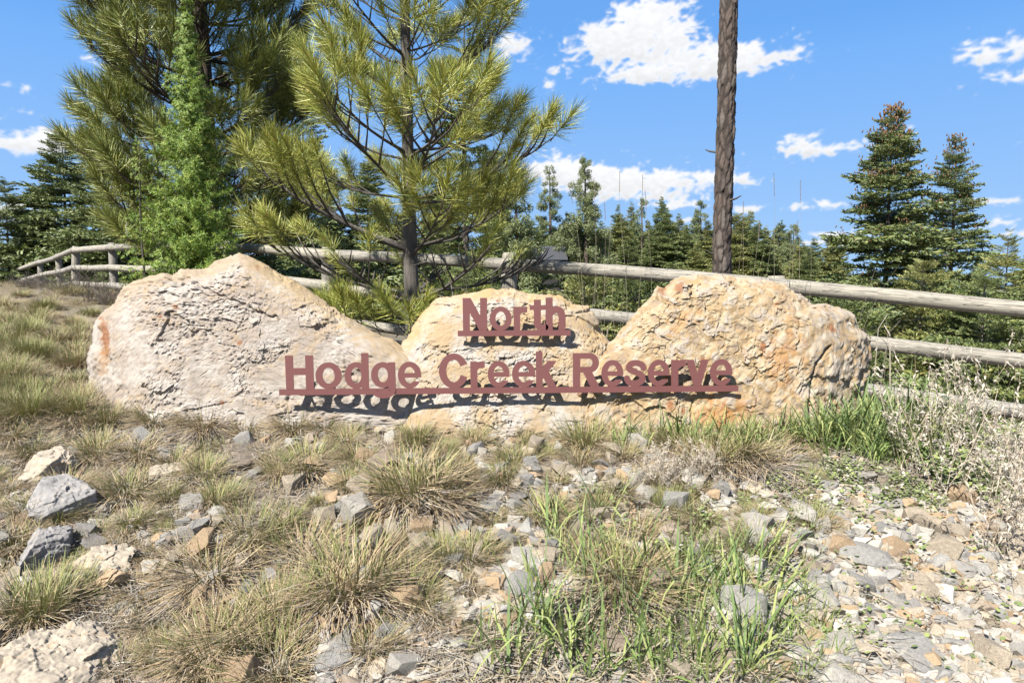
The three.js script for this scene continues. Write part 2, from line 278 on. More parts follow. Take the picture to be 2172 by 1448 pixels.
boulder('boulder', 'rounded tan boulder between two larger ones, behind the short upper lettering', {
  outline: [[835, 940], [846, 800], [850, 740], [868, 705], [893, 662], [925, 633], [980, 625], [1030, 613], [1090, 612], [1120, 622], [1165, 621], [1190, 628], [1215, 645], [1245, 650], [1262, 672], [1278, 702], [1300, 725], [1320, 800], [1340, 950], [1150, 965], [1000, 965]],
  c: [1080, 780], thick: 0.8, na: 480, mf: 150,
  depth: (u, v) => 4.485 + (800 - v) / FOC * 1.9 + Math.abs(u - 1080) / 7000,
  surface: (p, u, v, q) => {
    const k = chipped(p, 9, 0.014, 7), n = fbm3(p.x * 3 + 1, p.y * 3, p.z * 3, 4), m = fbm3(p.x * 12, p.y * 14, p.z * 12 + 3, 4); let h = k.h;
    h -= 0.022 * Math.exp(-((segDist(u, v + N2(u * 0.05, 1) * 3, [[1215, 665], [1255, 660], [1275, 680]]) / 2.5) ** 2));
    let col = mixc([0.52, 0.41, 0.28], pale, sstep(-0.25, 0.4, n + m * 0.9)); col = mixc(col, ochre, sstep(0.05, 0.45, -n + m * 0.7 + k.b[2] * 0.2) * 0.7); col = mixc(col, grey, sstep(0.3, 0.7, -m + (k.c[2] - 0.5) * 0.6) * 0.7);
    col = mixc(col, gold, sstep(0.82, 0.97, q + m * 0.12) * 0.5 * sstep(760, 700, v));
    for (const [a, b, r] of [[1095, 728, 6], [1107, 740, 6], [1055, 638, 5]]) col = mixc(col, rust, sstep(r, r * 0.3, Math.hypot(u - a, v - b) + m * 6) * 0.8);
    return { h, col };
  },
});
boulder('boulder', 'broad ochre boulder with pitted knobbly face and orange iron stains', {
  outline: [[1118, 960], [1135, 890], [1160, 860], [1190, 830], [1222, 792], [1242, 770], [1270, 746], [1300, 720], [1320, 690], [1345, 660], [1382, 625], [1392, 602], [1408, 606], [1430, 585], [1480, 578], [1540, 584], [1600, 592], [1650, 598], [1690, 618], [1728, 644], [1755, 641], [1790, 655], [1815, 668], [1822, 692], [1850, 712], [1849, 750], [1842, 800], [1832, 850], [1820, 950], [1700, 985], [1400, 995], [1200, 990]],
  c: [1500, 780], thick: 0.85, na: 660, mf: 210,
  depth: (u, v) => 4.44 + (780 - v) / FOC * 1.15 + Math.abs(u - 1450) / 8000 + sstep(1250, 1120, u) * 0.1 + sstep(1700, 1850, u) * 0.15,
  surface: (p, u, v, q) => {
    const w = fbm3(p.x * 6, p.y * 6, p.z * 6, 3), k = chipped(V(p.x + w * 0.08, p.y * 0.75 + w * 0.05, p.z), 8.5, 0.0118, 13), pit = facets(p.x * 11 + w, p.y * 9, p.z * 11, 77);
    const n = fbm3(p.x * 2.6 + 8, p.y * 2.6, p.z * 2.6, 4), m = fbm3(p.x * 10, p.y * 8, p.z * 10 + 6, 4); let h = k.h - 0.008 * (1 - clamp(pit[1] * 2.2)) + 0.016 * w;
    h -= 0.03 * Math.exp(-((segDist(u + N2(v * 0.05, 2) * 4, v, [[1760, 735], [1735, 770], [1728, 800], [1720, 880]]) / 3) ** 2)); h -= 0.02 * Math.exp(-((segDist(u + N2(v * 0.06, 5) * 3, v, [[1470, 850], [1466, 900]]) / 3) ** 2));
    let col = mixc(ochre, [0.56, 0.45, 0.3], sstep(-0.2, 0.35, m + n * 0.5)); col = mixc(col, pale, sstep(0.12, 0.5, w * 1.2 - m * 0.5 + (k.b[2] - 0.5) * 0.4) * 0.65); col = mixc(col, taupe, sstep(0.25, 0.6, -w - m * 0.6 + (k.c[2] - 0.5) * 0.5) * 0.8);
    col = mixc(col, [0.52, 0.27, 0.08], sstep(0.28, 0.55, n + m * 0.5) * 0.6);
    const rightish = sstep(1620, 1780, u); col = mixc(col, pale, rightish * 0.5 * sstep(-0.1, 0.3, m));
    col = mixc(col, [0.56, 0.24, 0.05], sstep(70, 10, Math.hypot((u - 1530), (v - 880) * 1.3) + m * 60) * 0.75); col = mixc(col, [0.5, 0.25, 0.08], sstep(60, 10, Math.hypot(u - 1660, (v - 760) * 0.8) + m * 80) * 0.6);
    for (const [a, b, r] of [[1405, 615, 9], [1440, 612, 12], [1648, 645, 9], [1766, 700, 9], [1490, 760, 12], [1620, 735, 7], [1225, 845, 10], [1222, 868, 9], [1420, 858, 12], [1450, 875, 10]]) col = mixc(col, rust, sstep(r, r * 0.3, Math.hypot(u - a, (v - b) * 0.7) + m * 9) * 0.85);
    return { h, col };
  },
});
console.log('boulders done');
// ------------------------------------------------------------------ metal lettering
const boxD = (x0, y0, x1, y1) => (x, y) => Math.max(x0 - x, x - x1, y0 - y, y - y1);
const ellD = (cx, cy, rx, ry) => (x, y) => (Math.hypot((x - cx) / rx, (y - cy) / ry) - 1) * Math.min(rx, ry);
const bar = (x1, y1, x2, y2, w, ext = 0) => { const l = Math.hypot(x2 - x1, y2 - y1), ux = (x2 - x1) / l, uy = (y2 - y1) / l; return (x, y) => { const t = (x - x1) * ux + (y - y1) * uy, n = Math.abs(-(x - x1) * uy + (y - y1) * ux); return Math.max(n - w / 2, -ext - t, t - l - ext); }; };
const path = (pts, w) => { const c = new THREE.CatmullRomCurve3(pts.map(([x, y]) => V(x, y, 0))).getPoints(pts.length * 8).map((p) => [p.x, p.y]); const bs = c.slice(1).map((q, i) => [c[i], q]); return (x, y) => { let d = 1e9; bs.forEach(([a, b], i) => { const ex = b[0] - a[0], ey = b[1] - a[1], t = ((x - a[0]) * ex + (y - a[1]) * ey) / (ex * ex + ey * ey); if ((i === 0 && t < 0) || (i === bs.length - 1 && t > 1)) return; const q = clamp(t); d = Math.min(d, Math.hypot(x - a[0] - ex * q, y - a[1] - ey * q)); }); return d - w / 2; }; };
const uni = (...f) => (x, y) => Math.min(...f.map((q) => q(x, y))), cut = (a, b) => (x, y) => Math.max(a(x, y), -b(x, y)), both = (a, b) => (x, y) => Math.max(a(x, y), b(x, y));
const ring = (cx, cy, rx, ry, ix, iy) => cut(ellD(cx, cy, rx, ry), ellD(cx, cy, ix, iy)), floorCut = (f, y0 = 0, y1 = 200) => both(f, boxD(-50, y0, 200, y1));
const GLYPH = {
  H: uni(boxD(0, 0, 17, 72), boxD(43, 0, 60, 72), boxD(0, 30, 60, 45)),
  N: uni(boxD(0, 0, 15, 69), boxD(37, 0, 52, 69), both(bar(5, 74, 47, -5, 16.5), boxD(0, 0, 52, 69))),
  o: floorCut(ring(28, 28, 28, 28.7, 13, 17)),
  d: floorCut(uni(ring(25, 28, 25, 28.7, 11, 17), boxD(36.5, 0, 52, 76))),
  g: uni(ring(25, 29, 25, 27.5, 11, 16), boxD(36.5, -3, 52, 56), both(ring(26, -3, 26, 18.5, 14, 8), boxD(-5, -40, 60, -2))),
  e: floorCut(uni(cut(ring(25, 28, 25, 28.7, 11.5, 17.5), boxD(27, 14.5, 60, 23)), both(boxD(8, 22.5, 49.6, 32.5), ellD(25, 28, 25, 28.7)))),
  C: floorCut(cut(ring(32, 36, 32, 37.6, 16, 24), (x, y) => Math.max(33 - x, Math.abs(y - 36.5) - (4 + (x - 33) * 0.36)))),
  r: floorCut(uni(boxD(0, 0, 15, 56), both(path([[5, 28], [9, 40], [17, 47.5], [32, 49.5]], 14), boxD(0, 0, 31, 57)))),
  k: uni(boxD(0, 0, 15, 76), both(bar(5, 17, 42, 62, 15.5), boxD(8, 0, 46, 56)), both(bar(16, 40, 40, -7, 17), boxD(8, 0, 50, 42))),
  R: uni(boxD(0, 0, 16, 72), cut(uni(boxD(0, 30, 36, 72), ellD(36, 51, 20, 21)), uni(boxD(16, 42.5, 35, 60), ellD(35, 51.2, 7, 8.7))), both(bar(26, 42, 51, -8, 17.5), boxD(10, 0, 62, 40))),
  s: floorCut(path([[40, 38], [35, 46], [22, 49.8], [10, 46], [8, 38], [20, 31], [34, 24], [37, 14], [28, 7], [18, 6], [8, 9], [3, 18]], 13), 0, 56.5),
  v: both(uni(bar(7, 60, 26, -6, 15.5), bar(42, 60, 23, -6, 15.5)), boxD(-3, 0, 52, 56)),
  t: floorCut(uni(boxD(9, 9, 24, 66), boxD(0, 43.5, 34, 54), path([[16.5, 16], [18, 8.5], [25, 5.6], [34, 6.2]], 13.5))),
  h: floorCut(uni(boxD(0, 0, 15, 69), path([[6, 30], [13, 40], [23, 43.5], [31, 40], [34.5, 30], [34.5, -4]], 15))),
};
function glyphShape(f, x0, y0, x1, y1, st = 0.9) {
  const nx = Math.ceil((x1 - x0) / st), ny = Math.ceil((y1 - y0) / st), F = []; for (let j = 0; j <= ny; j++) for (let i = 0; i <= nx; i++) F.push(f(x0 + i * st + 1e-4, y0 + j * st + 1e-4));
  const g = (i, j) => F[j * (nx + 1) + i], next = new Map(), pt = new Map();
  const E = (i, j, h) => { const k = (j * (nx + 1) + i) * 2 + h; if (!pt.has(k)) { const a = g(i, j), b = h ? g(i, j + 1) : g(i + 1, j), t = a / (a - b); pt.set(k, [x0 + (i + (h ? 0 : t)) * st, y0 + (j + (h ? t : 0)) * st]); } return k; };
  for (let j = 0; j < ny; j++) for (let i = 0; i < nx; i++) {
    const c = (g(i, j) < 0) | ((g(i + 1, j) < 0) << 1) | ((g(i + 1, j + 1) < 0) << 2) | ((g(i, j + 1) < 0) << 3), B = () => E(i, j, 0), R = () => E(i + 1, j, 1), T = () => E(i, j + 1, 0), L = () => E(i, j, 1), ln = (a, b) => next.set(a, b);
    if (c === 1) ln(B(), L()); else if (c === 2) ln(R(), B()); else if (c === 3) ln(R(), L()); else if (c === 4) ln(T(), R()); else if (c === 5) { ln(B(), L()); ln(T(), R()); } else if (c === 6) ln(T(), B()); else if (c === 7) ln(T(), L());
    else if (c === 8) ln(L(), T()); else if (c === 9) ln(B(), T()); else if (c === 10) { ln(R(), B()); ln(L(), T()); } else if (c === 11) ln(R(), T()); else if (c === 12) ln(L(), R()); else if (c === 13) ln(B(), R()); else if (c === 14) ln(L(), B());
  }
  const loops = [];
  while (next.size) { const s = next.keys().next().value, lp = []; let k = s; while (next.has(k)) { lp.push(pt.get(k)); const n = next.get(k); next.delete(k); k = n; } if (lp.length > 8) loops.push(lp); }
  const thin = (lp) => { const keep = (a, b, out) => { let m = 0, im = -1; for (let i = a + 1; i < b; i++) { const d = segDist(lp[i][0], lp[i][1], [lp[a], lp[b]]); if (d > m) { m = d; im = i; } } if (m > 0.13) { keep(a, im, out); out.push(lp[im]); keep(im, b, out); } }; const h = lp.length >> 1, o = [lp[0]]; keep(0, h, o); o.push(lp[h]); keep(h, lp.length - 1, o); return o; };
  const area = (lp) => lp.reduce((s, p, i) => { const q = lp[(i + 1) % lp.length]; return s + p[0] * q[1] - p[1] * q[0]; }, 0) / 2;
  const ls = loops.map(thin).sort((a, b) => Math.abs(area(b)) - Math.abs(area(a))), sh = new THREE.Shape(ls[0].map(([x, y]) => new THREE.Vector2(x, y)));
  ls.slice(1).forEach((l) => sh.holes.push(new THREE.Path(l.map(([x, y]) => new THREE.Vector2(x, y))))); return sh;
}
const paint = std({ color: RGB(0.25, 0.09, 0.085), roughness: 0.5, bumpMap: texture(256, 256, (u, v) => { const a = 0.5 + tile(u, v, 30) * 0.3 + tile(u, v, 90, 3) * 0.2; return [a, a, a]; }, false), bumpScale: 0.0006 });
const steel = std({ color: RGB(0.05, 0.035, 0.033), roughness: 0.55, metalness: 0.3 });
function lettering(label, letters, d, barBox, tilt, rods) {
  const o = thing('metal_lettering', label, 'sign', undefined), s = d / FOC; o.position.copy(at(barBox[0], barBox[1], d)); o.rotation.z = tilt;
  const [u0, v0, u1, hh] = barBox;
  const bg = new THREE.BoxGeometry((u1 - u0) * s, hh * s, 0.006); bg.translate((u1 - u0) * s / 2, hh * s / 2, 0); part(o, 'base_bar', bg, paint);
  for (const [ch, x0, x1, sy, base] of letters) {
    const nat = { H: 60, N: 52, o: 56, d: 52, g: 52, e: 50, C: 62, r: 31, k: 47, R: 57, s: 44, v: 50, t: 34, h: 42 }[ch], sh = glyphShape(GLYPH[ch], -4, -26, 72, 84);
    const g = new THREE.ExtrudeGeometry(sh, { depth: ch === 'g' ? 3.4 : 2, bevelEnabled: false, steps: 1 }); const k = (x1 - x0) / nat;
    g.scale(k * s, (sy ?? 1) * s, s); g.translate((x0 - u0) * s, hh * s + (base ?? 0) * s + (ch === 'g' ? 0 : 0.0004), -0.003); part(o, 'letter', g, paint);
  }
  for (const [u, len] of rods) { const g = new THREE.CylinderGeometry(0.008, 0.008, len, 10); g.rotateX(Math.PI / 2); g.translate((u - u0) * s, hh * s * 0.5, -0.003 - len / 2); part(o, 'standoff_rod', g, steel); }
  return o;
}
lettering('short upper row of dull red metal letters on a flat bar', [['N', 982, 1034], ['o', 1039, 1086, 0.89], ['r', 1090, 1119, 0.89], ['t', 1124, 1158, 0.98], ['h', 1158, 1200]], 4.535, [971, 713, 1211, 12], 0.006, [[1000, 0.3], [1180, 0.3]]);
lettering('long lower row of dull red metal words on a flat bar across all boulders', [['H', 607, 667], ['o', 671, 727], ['d', 733, 785], ['g', 790, 842], ['e', 847, 897], ['C', 935, 996], ['r', 1002, 1033], ['e', 1039, 1086], ['e', 1091, 1141], ['k', 1142, 1187], ['R', 1221, 1278], ['e', 1282, 1329], ['s', 1333, 1377], ['e', 1381, 1428], ['r', 1431, 1463], ['v', 1463, 1512], ['e', 1514, 1562]], 4.36, [592, 838, 1575, 13], 0.0085, [[640, 0.3], [900, 0.35], [1140, 0.45], [1300, 0.25], [1500, 0.22]]);

// ------------------------------------------------------------------ log fence
const grain = texture(512, 1024, (u, v) => {       // u round the log, v one metre along it
  const f = tile(u, v * 0.5, 5) * 0.06 + N4(Math.cos(u * 6.283) * 7, Math.sin(u * 6.283) * 7, Math.cos(v * 6.283) * 0.35, Math.sin(v * 6.283) * 0.35) * 0.13 + N4(Math.cos(u * 6.283) * 22, Math.sin(u * 6.283) * 22, Math.cos(v * 6.283) * 0.5, Math.sin(v * 6.283) * 0.5) * 0.1;
  const cr = N4(Math.cos(u * 6.283) * 4, Math.sin(u * 6.283) * 4 + 5, Math.cos(v * 6.283) * 0.5, Math.sin(v * 6.283) * 0.5 + 3), ck = Math.abs(cr) < 0.025 ? 0.62 : 1, kn = Math.hypot(((u - 0.62 + 0.5) % 1 - 0.5) * 5, (v - 0.3) * 12) < 0.22 ? 0.7 : 1;
  const s = (0.76 + f) * ck * kn; return [s, s * 0.985, s * 0.955];
});
const grainB = texture(512, 1024, (u, v) => { const cr = N4(Math.cos(u * 6.283) * 4, Math.sin(u * 6.283) * 4 + 5, Math.cos(v * 6.283) * 0.5, Math.sin(v * 6.283) * 0.5 + 3), a = (0.7 + N4(Math.cos(u * 6.283) * 22, Math.sin(u * 6.283) * 22, Math.cos(v * 6.283) * 0.5, Math.sin(v * 6.283) * 0.5) * 0.2) * (Math.abs(cr) < 0.025 ? 0.2 : 1); return [a, a, a]; }, false);
const wood = [RGB(0.86, 0.82, 0.74), RGB(0.92, 0.87, 0.77), RGB(0.8, 0.77, 0.72)].map((color) => std({ color, map: grain, bumpMap: grainB, bumpScale: 0.006, roughness: 0.85 }));
{
  const fence = thing('log_fence', 'weathered grey round log fence with three rails behind the boulders', 'fence');
  const line = [[-5, 590, 24], [40, 571, 21.5], [80, 557, 19], [118, 546, 16.7], [155, 531, 14.5], [232, 525, 12.6], [345, 522, 10.9], [480, 524, 9.4], [690, 540, 8.0], [1080, 561, 6.66], [1655, 606, 5.75], [2445, 684, 4.93], [3300, 790, 4.3]].map(([u, v, d]) => at(u, v, d));
  const rnd = mulberry(31);
  for (let i = 0; i < line.length; i++) {
    const p = line[i], r = i === 10 ? 0.08 : 0.068 + rnd() * 0.012, lean = (rnd() - 0.5) * 0.05 + (i === 4 ? -0.1 : 0), up = i === 10 ? 0.085 : i === 9 ? 0.12 : 0.09, gy = land(p.x, p.z - 0.09) - 0.3, t = (k) => V(p.x + lean * (1 - k), lerp(gy, p.y + up, k), p.z - 0.085);
    part(fence, 'post', tube([t(0), t(0.4), t(0.8), t(0.97), t(1)], [r * 1.05, r, r, r * 0.97, r * 0.8], 20, 0.08, i * 7), wood[i % 3]);
  }
  const rail = (a, b, drop, i) => { const pts = [], rr = []; const n = 14, sag = (rnd() - 0.5) * 0.03, ra = 0.054 + rnd() * 0.007, rb = 0.056 + rnd() * 0.007, ex = b.clone().sub(a).normalize().multiplyScalar(0.06); for (let k = 0; k <= n; k++) { const t = k / n, q = a.clone().sub(ex).lerp(b.clone().add(ex), t); q.y -= drop + Math.sin(t * Math.PI) * sag; q.z += (i % 2 ? 0.016 : -0.012) + 0.012; pts.push(q); rr.push(lerp(ra, rb, t) * (k === 0 || k === n ? 0.9 : 1)); } part(fence, 'rail', tube(pts, rr, 22, 0.06, i * 3 + drop * 9), wood[(i + Math.round(drop * 5)) % 3]); };
  for (let i = 0; i + 1 < line.length; i++) for (const drop of [0, 0.4, 0.77]) rail(line[i], line[i + 1], drop * (line[i].x < -3 ? 0.9 : 1), i);
}
console.log('sign and fence done');

// ------------------------------------------------------------------ conifers
const Y = V(0, 1, 0);
function frame(pos, dir, scale, roll = 0, sxy = 1) { const q = new THREE.Quaternion().setFromUnitVectors(Y, dir.clone().normalize()), q2 = new THREE.Quaternion().setFromAxisAngle(Y, roll); return new THREE.Matrix4().compose(pos, q.multiply(q2), V(scale * sxy, scale, scale * sxy)); }
const leafMat = (o = {}) => new THREE.MeshPhysicalMaterial({ vertexColors: true, roughness: 0.7, metalness: 0, side: THREE.DoubleSide, transmission: 0.35, thickness: 0, color: RGB(0.6, 0.6, 0.6), ...o });
function needleTuft(rnd, n, len, width, shoot, cols, bud) {
  const s = new Soup();
  for (let i = 0; i < n; i++) {
    const t = Math.pow(rnd(), 0.8), a = rnd() * Math.PI * 2, ang = lerp(1.25, 0.28, t) + (rnd() - 0.5) * 0.45, L = len * (0.75 + rnd() * 0.4), rad = V(Math.cos(a), 0, Math.sin(a)), d0 = rad.clone().multiplyScalar(Math.sin(ang)).addScaledVector(Y, Math.cos(ang));
    const b = Y.clone().multiplyScalar(t * shoot), m = b.clone().addScaledVector(d0, L * 0.55), e = m.clone().addScaledVector(d0.clone().addScaledVector(V(rnd() - 0.5, -0.1 + rnd() * 0.2, rnd() - 0.5), 0.45).normalize(), L * 0.45);
    const side = d0.clone().cross(V(rnd() - 0.5, rnd() - 0.5, rnd() - 0.5)).normalize();
    s.blade([b, m, e], [width, width, width * 0.25], side, vary(cols[Math.floor(rnd() * cols.length)], rnd, 0.22));
  }
  const bark = [0.12, 0.08, 0.045];
  for (let k = 0; k < 4; k++) { const a = k * 1.57, b = a + 1.57, r = 0.006 * len / 0.18; s.tri(V(Math.cos(a) * r, -0.05, Math.sin(a) * r), V(Math.cos(b) * r, -0.05, Math.sin(b) * r), V(0, shoot, 0), bark); }
  if (bud) for (let k = 0; k < 5; k++) { const a = k * 1.2566, b = a + 1.2566, r = 0.008 * len / 0.18; s.tri(V(Math.cos(a) * r, shoot - 0.01, Math.sin(a) * r), V(Math.cos(b) * r, shoot - 0.01, Math.sin(b) * r), V(0, shoot + 0.05 * len / 0.18, 0), [0.4, 0.17, 0.07]); }
  return s.geo();
}
const barkPine = std({ color: RGB(0.14, 0.105, 0.08), bumpMap: grainB, bumpScale: 0.01, roughness: 1 }), barkGrey = std({ color: RGB(0.2, 0.175, 0.15), bumpMap: grainB, bumpScale: 0.012, roughness: 1 });
function pine(name, label, o) {
  const rnd = mulberry(o.seed), tree = thing(name, label, 'tree', o.group); tree.position.copy(o.base);
  const H = o.height, tp = [], tr = []; for (let k = 0; k <= 24; k++) { const t = k / 24; tp.push(V(Math.sin(t * 3 + o.seed) * 0.05 * H * 0.12 + (o.lean ?? 0) * t, t * H - 0.15, Math.cos(t * 2.3 + o.seed) * 0.03 * H * 0.1)); tr.push(o.r * Math.pow(1 - t, 0.75) + 0.008); }
  part(tree, 'trunk', tube(tp, tr, 16, 0.14, o.seed), o.bark ?? barkGrey);
  const onTrunk = (h) => { const f = clamp((h + 0.15) / H, 0, 0.999) * 24, i = Math.floor(f); return tp[i].clone().lerp(tp[i + 1], f - i); };
  const mats = o.tufts.map(() => []), put = (pos, dir, sc) => o.clear && pos.y + dir.y * 0.1 > o.clear[0] && pos.y < o.clear[1] && rnd() < 0.8 ? 0 : mats[Math.floor(rnd() * mats.length)].push(frame(pos, dir, sc, rnd() * 6.28));
  for (let h = o.low; h < H - 0.1;) {
    const L0 = o.length(h), n = o.whorl + Math.floor(rnd() * 2), a0 = rnd() * 6.28;
    for (let b = 0; b < n; b++) {
      const az = a0 + (b / n) * 6.2832 + (rnd() - 0.5) * 0.5, L = L0 * (0.72 + rnd() * 0.42), st = onTrunk(h + (rnd() - 0.5) * 0.12), el0 = lerp(o.pitch[0], o.pitch[1], h / H) + (rnd() - 0.5) * 0.25, out = V(Math.cos(az), 0, Math.sin(az)), pts = [st], rr = [];
      const m = 7; let p = st.clone();
      for (let k = 1; k <= m; k++) { const el = el0 + o.upturn * Math.pow(k / m, 1.6) + (rnd() - 0.5) * 0.12, d = out.clone().multiplyScalar(Math.cos(el)).addScaledVector(Y, Math.sin(el)); p = p.clone().addScaledVector(d, L / m); pts.push(p); }
      const r0 = clamp(L * 0.016, 0.006, o.r * 0.45); for (let k = 0; k <= m; k++) rr.push(lerp(r0, 0.004, k / m));
      const geos = [tube(pts, rr, 6, 0, 0, false)], curve = (t) => { const f = clamp(t, 0, 0.999) * m, i = Math.floor(f); return [pts[i].clone().lerp(pts[i + 1], f - i), pts[i + 1].clone().sub(pts[i]).normalize()]; };
      put(pts[m], pts[m].clone().sub(pts[m - 1]).addScaledVector(Y, L * 0.06), o.size * (0.9 + rnd() * 0.3));
      const subs = Math.max(1, Math.round(L * o.subs)); let side = rnd() < 0.5 ? 1 : -1;
      for (let q = 0; q < subs; q++) {
        const t = lerp(o.bare, 0.93, (q + rnd() * 0.8) / subs), [c, d] = curve(t), sl = Math.max(0.1, (1 - t) * L * 0.55 + 0.1) * (0.7 + rnd() * 0.5), perp = d.clone().cross(Y).normalize().multiplyScalar(side); side = -side;
        const dd = d.clone().multiplyScalar(0.75).addScaledVector(perp, 0.75 * (0.6 + rnd() * 0.5)).addScaledVector(Y, 0.15 + rnd() * 0.4).normalize(), e1 = c.clone().addScaledVector(dd, sl * 0.6), e = e1.clone().addScaledVector(dd.clone().addScaledVector(Y, 0.5).normalize(), sl * 0.4);
        geos.push(tube([c, e1, e], [r0 * 0.5, r0 * 0.35, 0.003], 5, 0, 0, false));
        put(e, dd.clone().addScaledVector(Y, 0.5), o.size * (0.75 + rnd() * 0.4)); if (sl > 0.32 && rnd() < 0.8) put(e1, dd.clone().addScaledVector(Y, 0.2), o.size * (0.7 + rnd() * 0.3));
      }
      part(tree, 'limb', mergeGeometries(geos), o.bark ?? barkGrey);
    }
    h += o.step * (0.75 + rnd() * 0.5);
  }
  const tip = tp[24].clone(); put(tip, Y, o.size);
  o.tufts.forEach((g, i) => { if (mats[i].length) { const c = instanced('crown', g, o.mat, mats[i]); c.userData.kind = 'stuff'; tree.add(c); } });
  return tree;
}
const rp = mulberry(77);
const yellowGreen = [[0.5, 0.51, 0.09], [0.43, 0.47, 0.085], [0.32, 0.4, 0.075], [0.63, 0.59, 0.14]], midGreen = [[0.28, 0.33, 0.07], [0.35, 0.39, 0.085], [0.21, 0.26, 0.055], [0.44, 0.44, 0.11]];
const tuftsYoung = [0, 1, 2].map((i) => needleTuft(rp, 150, 0.19, 0.0042, 0.24, yellowGreen, i < 2)), tuftsDark = [0, 1].map(() => needleTuft(rp, 120, 0.19, 0.0055, 0.24, midGreen, false));
const pineMat = leafMat({ roughness: 0.5, transmission: 0.2 });
const foot = (u, d) => { const p = at(u, 600, d); return V(p.x, land(p.x, -d), -d); };
pine('pine_tree', 'young yellow green long needled pine in front of the log fence', { seed: 3, base: foot(874, 6.15), height: 5.7, r: 0.062, low: 0.2, step: 0.4, whorl: 5, size: 0.88, clear: [0.62, 1.1], subs: 7, bare: 0.38, pitch: [0.02, 0.6], upturn: 0.42, tufts: tuftsYoung, mat: pineMat,
  length: (h) => (h < 0.35 ? 0.8 : h < 1.5 ? 1.3 : lerp(1.22, 0.2, Math.pow((h - 1.5) / 4.2, 0.85))) });
pine('pine_tree', 'taller dark green long needled pine behind the bright larch', { seed: 21, base: foot(445, 10.6), height: 12, r: 0.13, low: 0.7, step: 0.38, whorl: 6, size: 1.25, subs: 5.4, bare: 0.3, pitch: [-0.1, 0.65], upturn: 0.6, tufts: tuftsDark, mat: pineMat, bark: barkPine,
  length: (h) => (h < 2 ? 1.6 : h < 7 ? 1.85 : lerp(1.85, 0.3, (h - 7) / 5)) });
// bare tall trunk with plated bark
{
  const b = foot(1529, 9.2), NA = 70, NH = 620, Ht = 9, P = [], C = [], I = [], tree = thing('pine_tree', 'tall bare pine trunk with dark plated bark behind the fence', 'tree'); tree.position.copy(b);
  for (let j = 0; j <= NH; j++) for (let i = 0; i <= NA; i++) {
    const a = ((i % NA) / NA) * 6.2832, y = (j / NH) * Ht - 0.3, R = lerp(0.137, 0.108, j / NH) + 0.05 * Math.exp(-(y + 0.3) * 3.5), cx = Math.cos(a) * R, cz = Math.sin(a) * R;
    const w = fbm3(cx * 7, y * 1.5, cz * 7, 2) * 0.25, f = facets(cx * 14 + w, y * 4.6 + w, cz * 14, 5), g = facets(cx * 45, y * 20, cz * 45, 9), crack = clamp(f[1] * 2.6), r = R - 0.016 * (1 - crack) + f[0] * 0.012 + g[0] * 0.006;
    P.push(Math.cos(a) * r + y * 0.004, y, Math.sin(a) * r); const t = fbm3(cx * 9, y * 2, cz * 9, 3), k = 0.75 + g[2] * 0.5 + t * 0.3; let col = [0.145 * k, 0.11 * k, 0.09 * k]; if (f[2] > 0.72) col = mixc(col, [0.22, 0.19, 0.17], 0.6); col = mixc(col, [0.05, 0.036, 0.03], 1 - sstep(0, 0.35, f[1])); C.push(...col);
    if (j < NH && i < NA) { const q = j * (NA + 1) + i; I.push(q, q + NA + 1, q + 1, q + 1, q + NA + 1, q + NA + 2); }
  }
  const g = new THREE.BufferGeometry(); g.setAttribute('position', new THREE.Float32BufferAttribute(P, 3)); g.setAttribute('color', new THREE.Float32BufferAttribute(C, 3)); g.setIndex(I); g.computeVertexNormals(); part(tree, 'trunk', g, std({ vertexColors: true, roughness: 1 }));
  for (const [h, a, L] of [[1.3, 0.4, 0.12], [2.05, 2.9, 0.1], [2.75, 0.9, 0.16], [3.4, 3.6, 0.12], [3.9, 5.6, 0.14]]) part(tree, 'branch_stub', tube([V(Math.cos(a) * 0.08, h, Math.sin(a) * 0.08), V(Math.cos(a) * (0.12 + L * 0.5), h + 0.02, Math.sin(a) * (0.12 + L * 0.5)), V(Math.cos(a) * (0.12 + L), h + 0.05, Math.sin(a) * (0.12 + L))], [0.016, 0.012, 0.006], 7, 0.2, h), barkGrey);
  const rnd = mulberry(8), geos = [], mats = []; for (let k = 0; k < 16; k++) { const h = 6.6 + k * 0.15, a = rnd() * 6.28, s = V(0, h, 0), e = V(Math.cos(a) * 1.5, h + 0.3 + rnd() * 0.5, Math.sin(a) * 1.5); geos.push(tube([s, s.clone().lerp(e, 0.5), e], [0.03, 0.02, 0.008], 6, 0, 0, false)); for (let q = 0; q < 7; q++) mats.push(frame(s.clone().lerp(e, 0.45 + rnd() * 0.55).add(V(rnd() - 0.5, rnd() * 0.3, rnd() - 0.5).multiplyScalar(0.6)), V(rnd() - 0.5, 0.6, rnd() - 0.5), 1.2, rnd() * 6)); }
  part(tree, 'limb', mergeGeometries(geos), barkPine); const c = instanced('crown', tuftsDark[0], pineMat, mats); c.userData.kind = 'stuff'; tree.add(c);
}
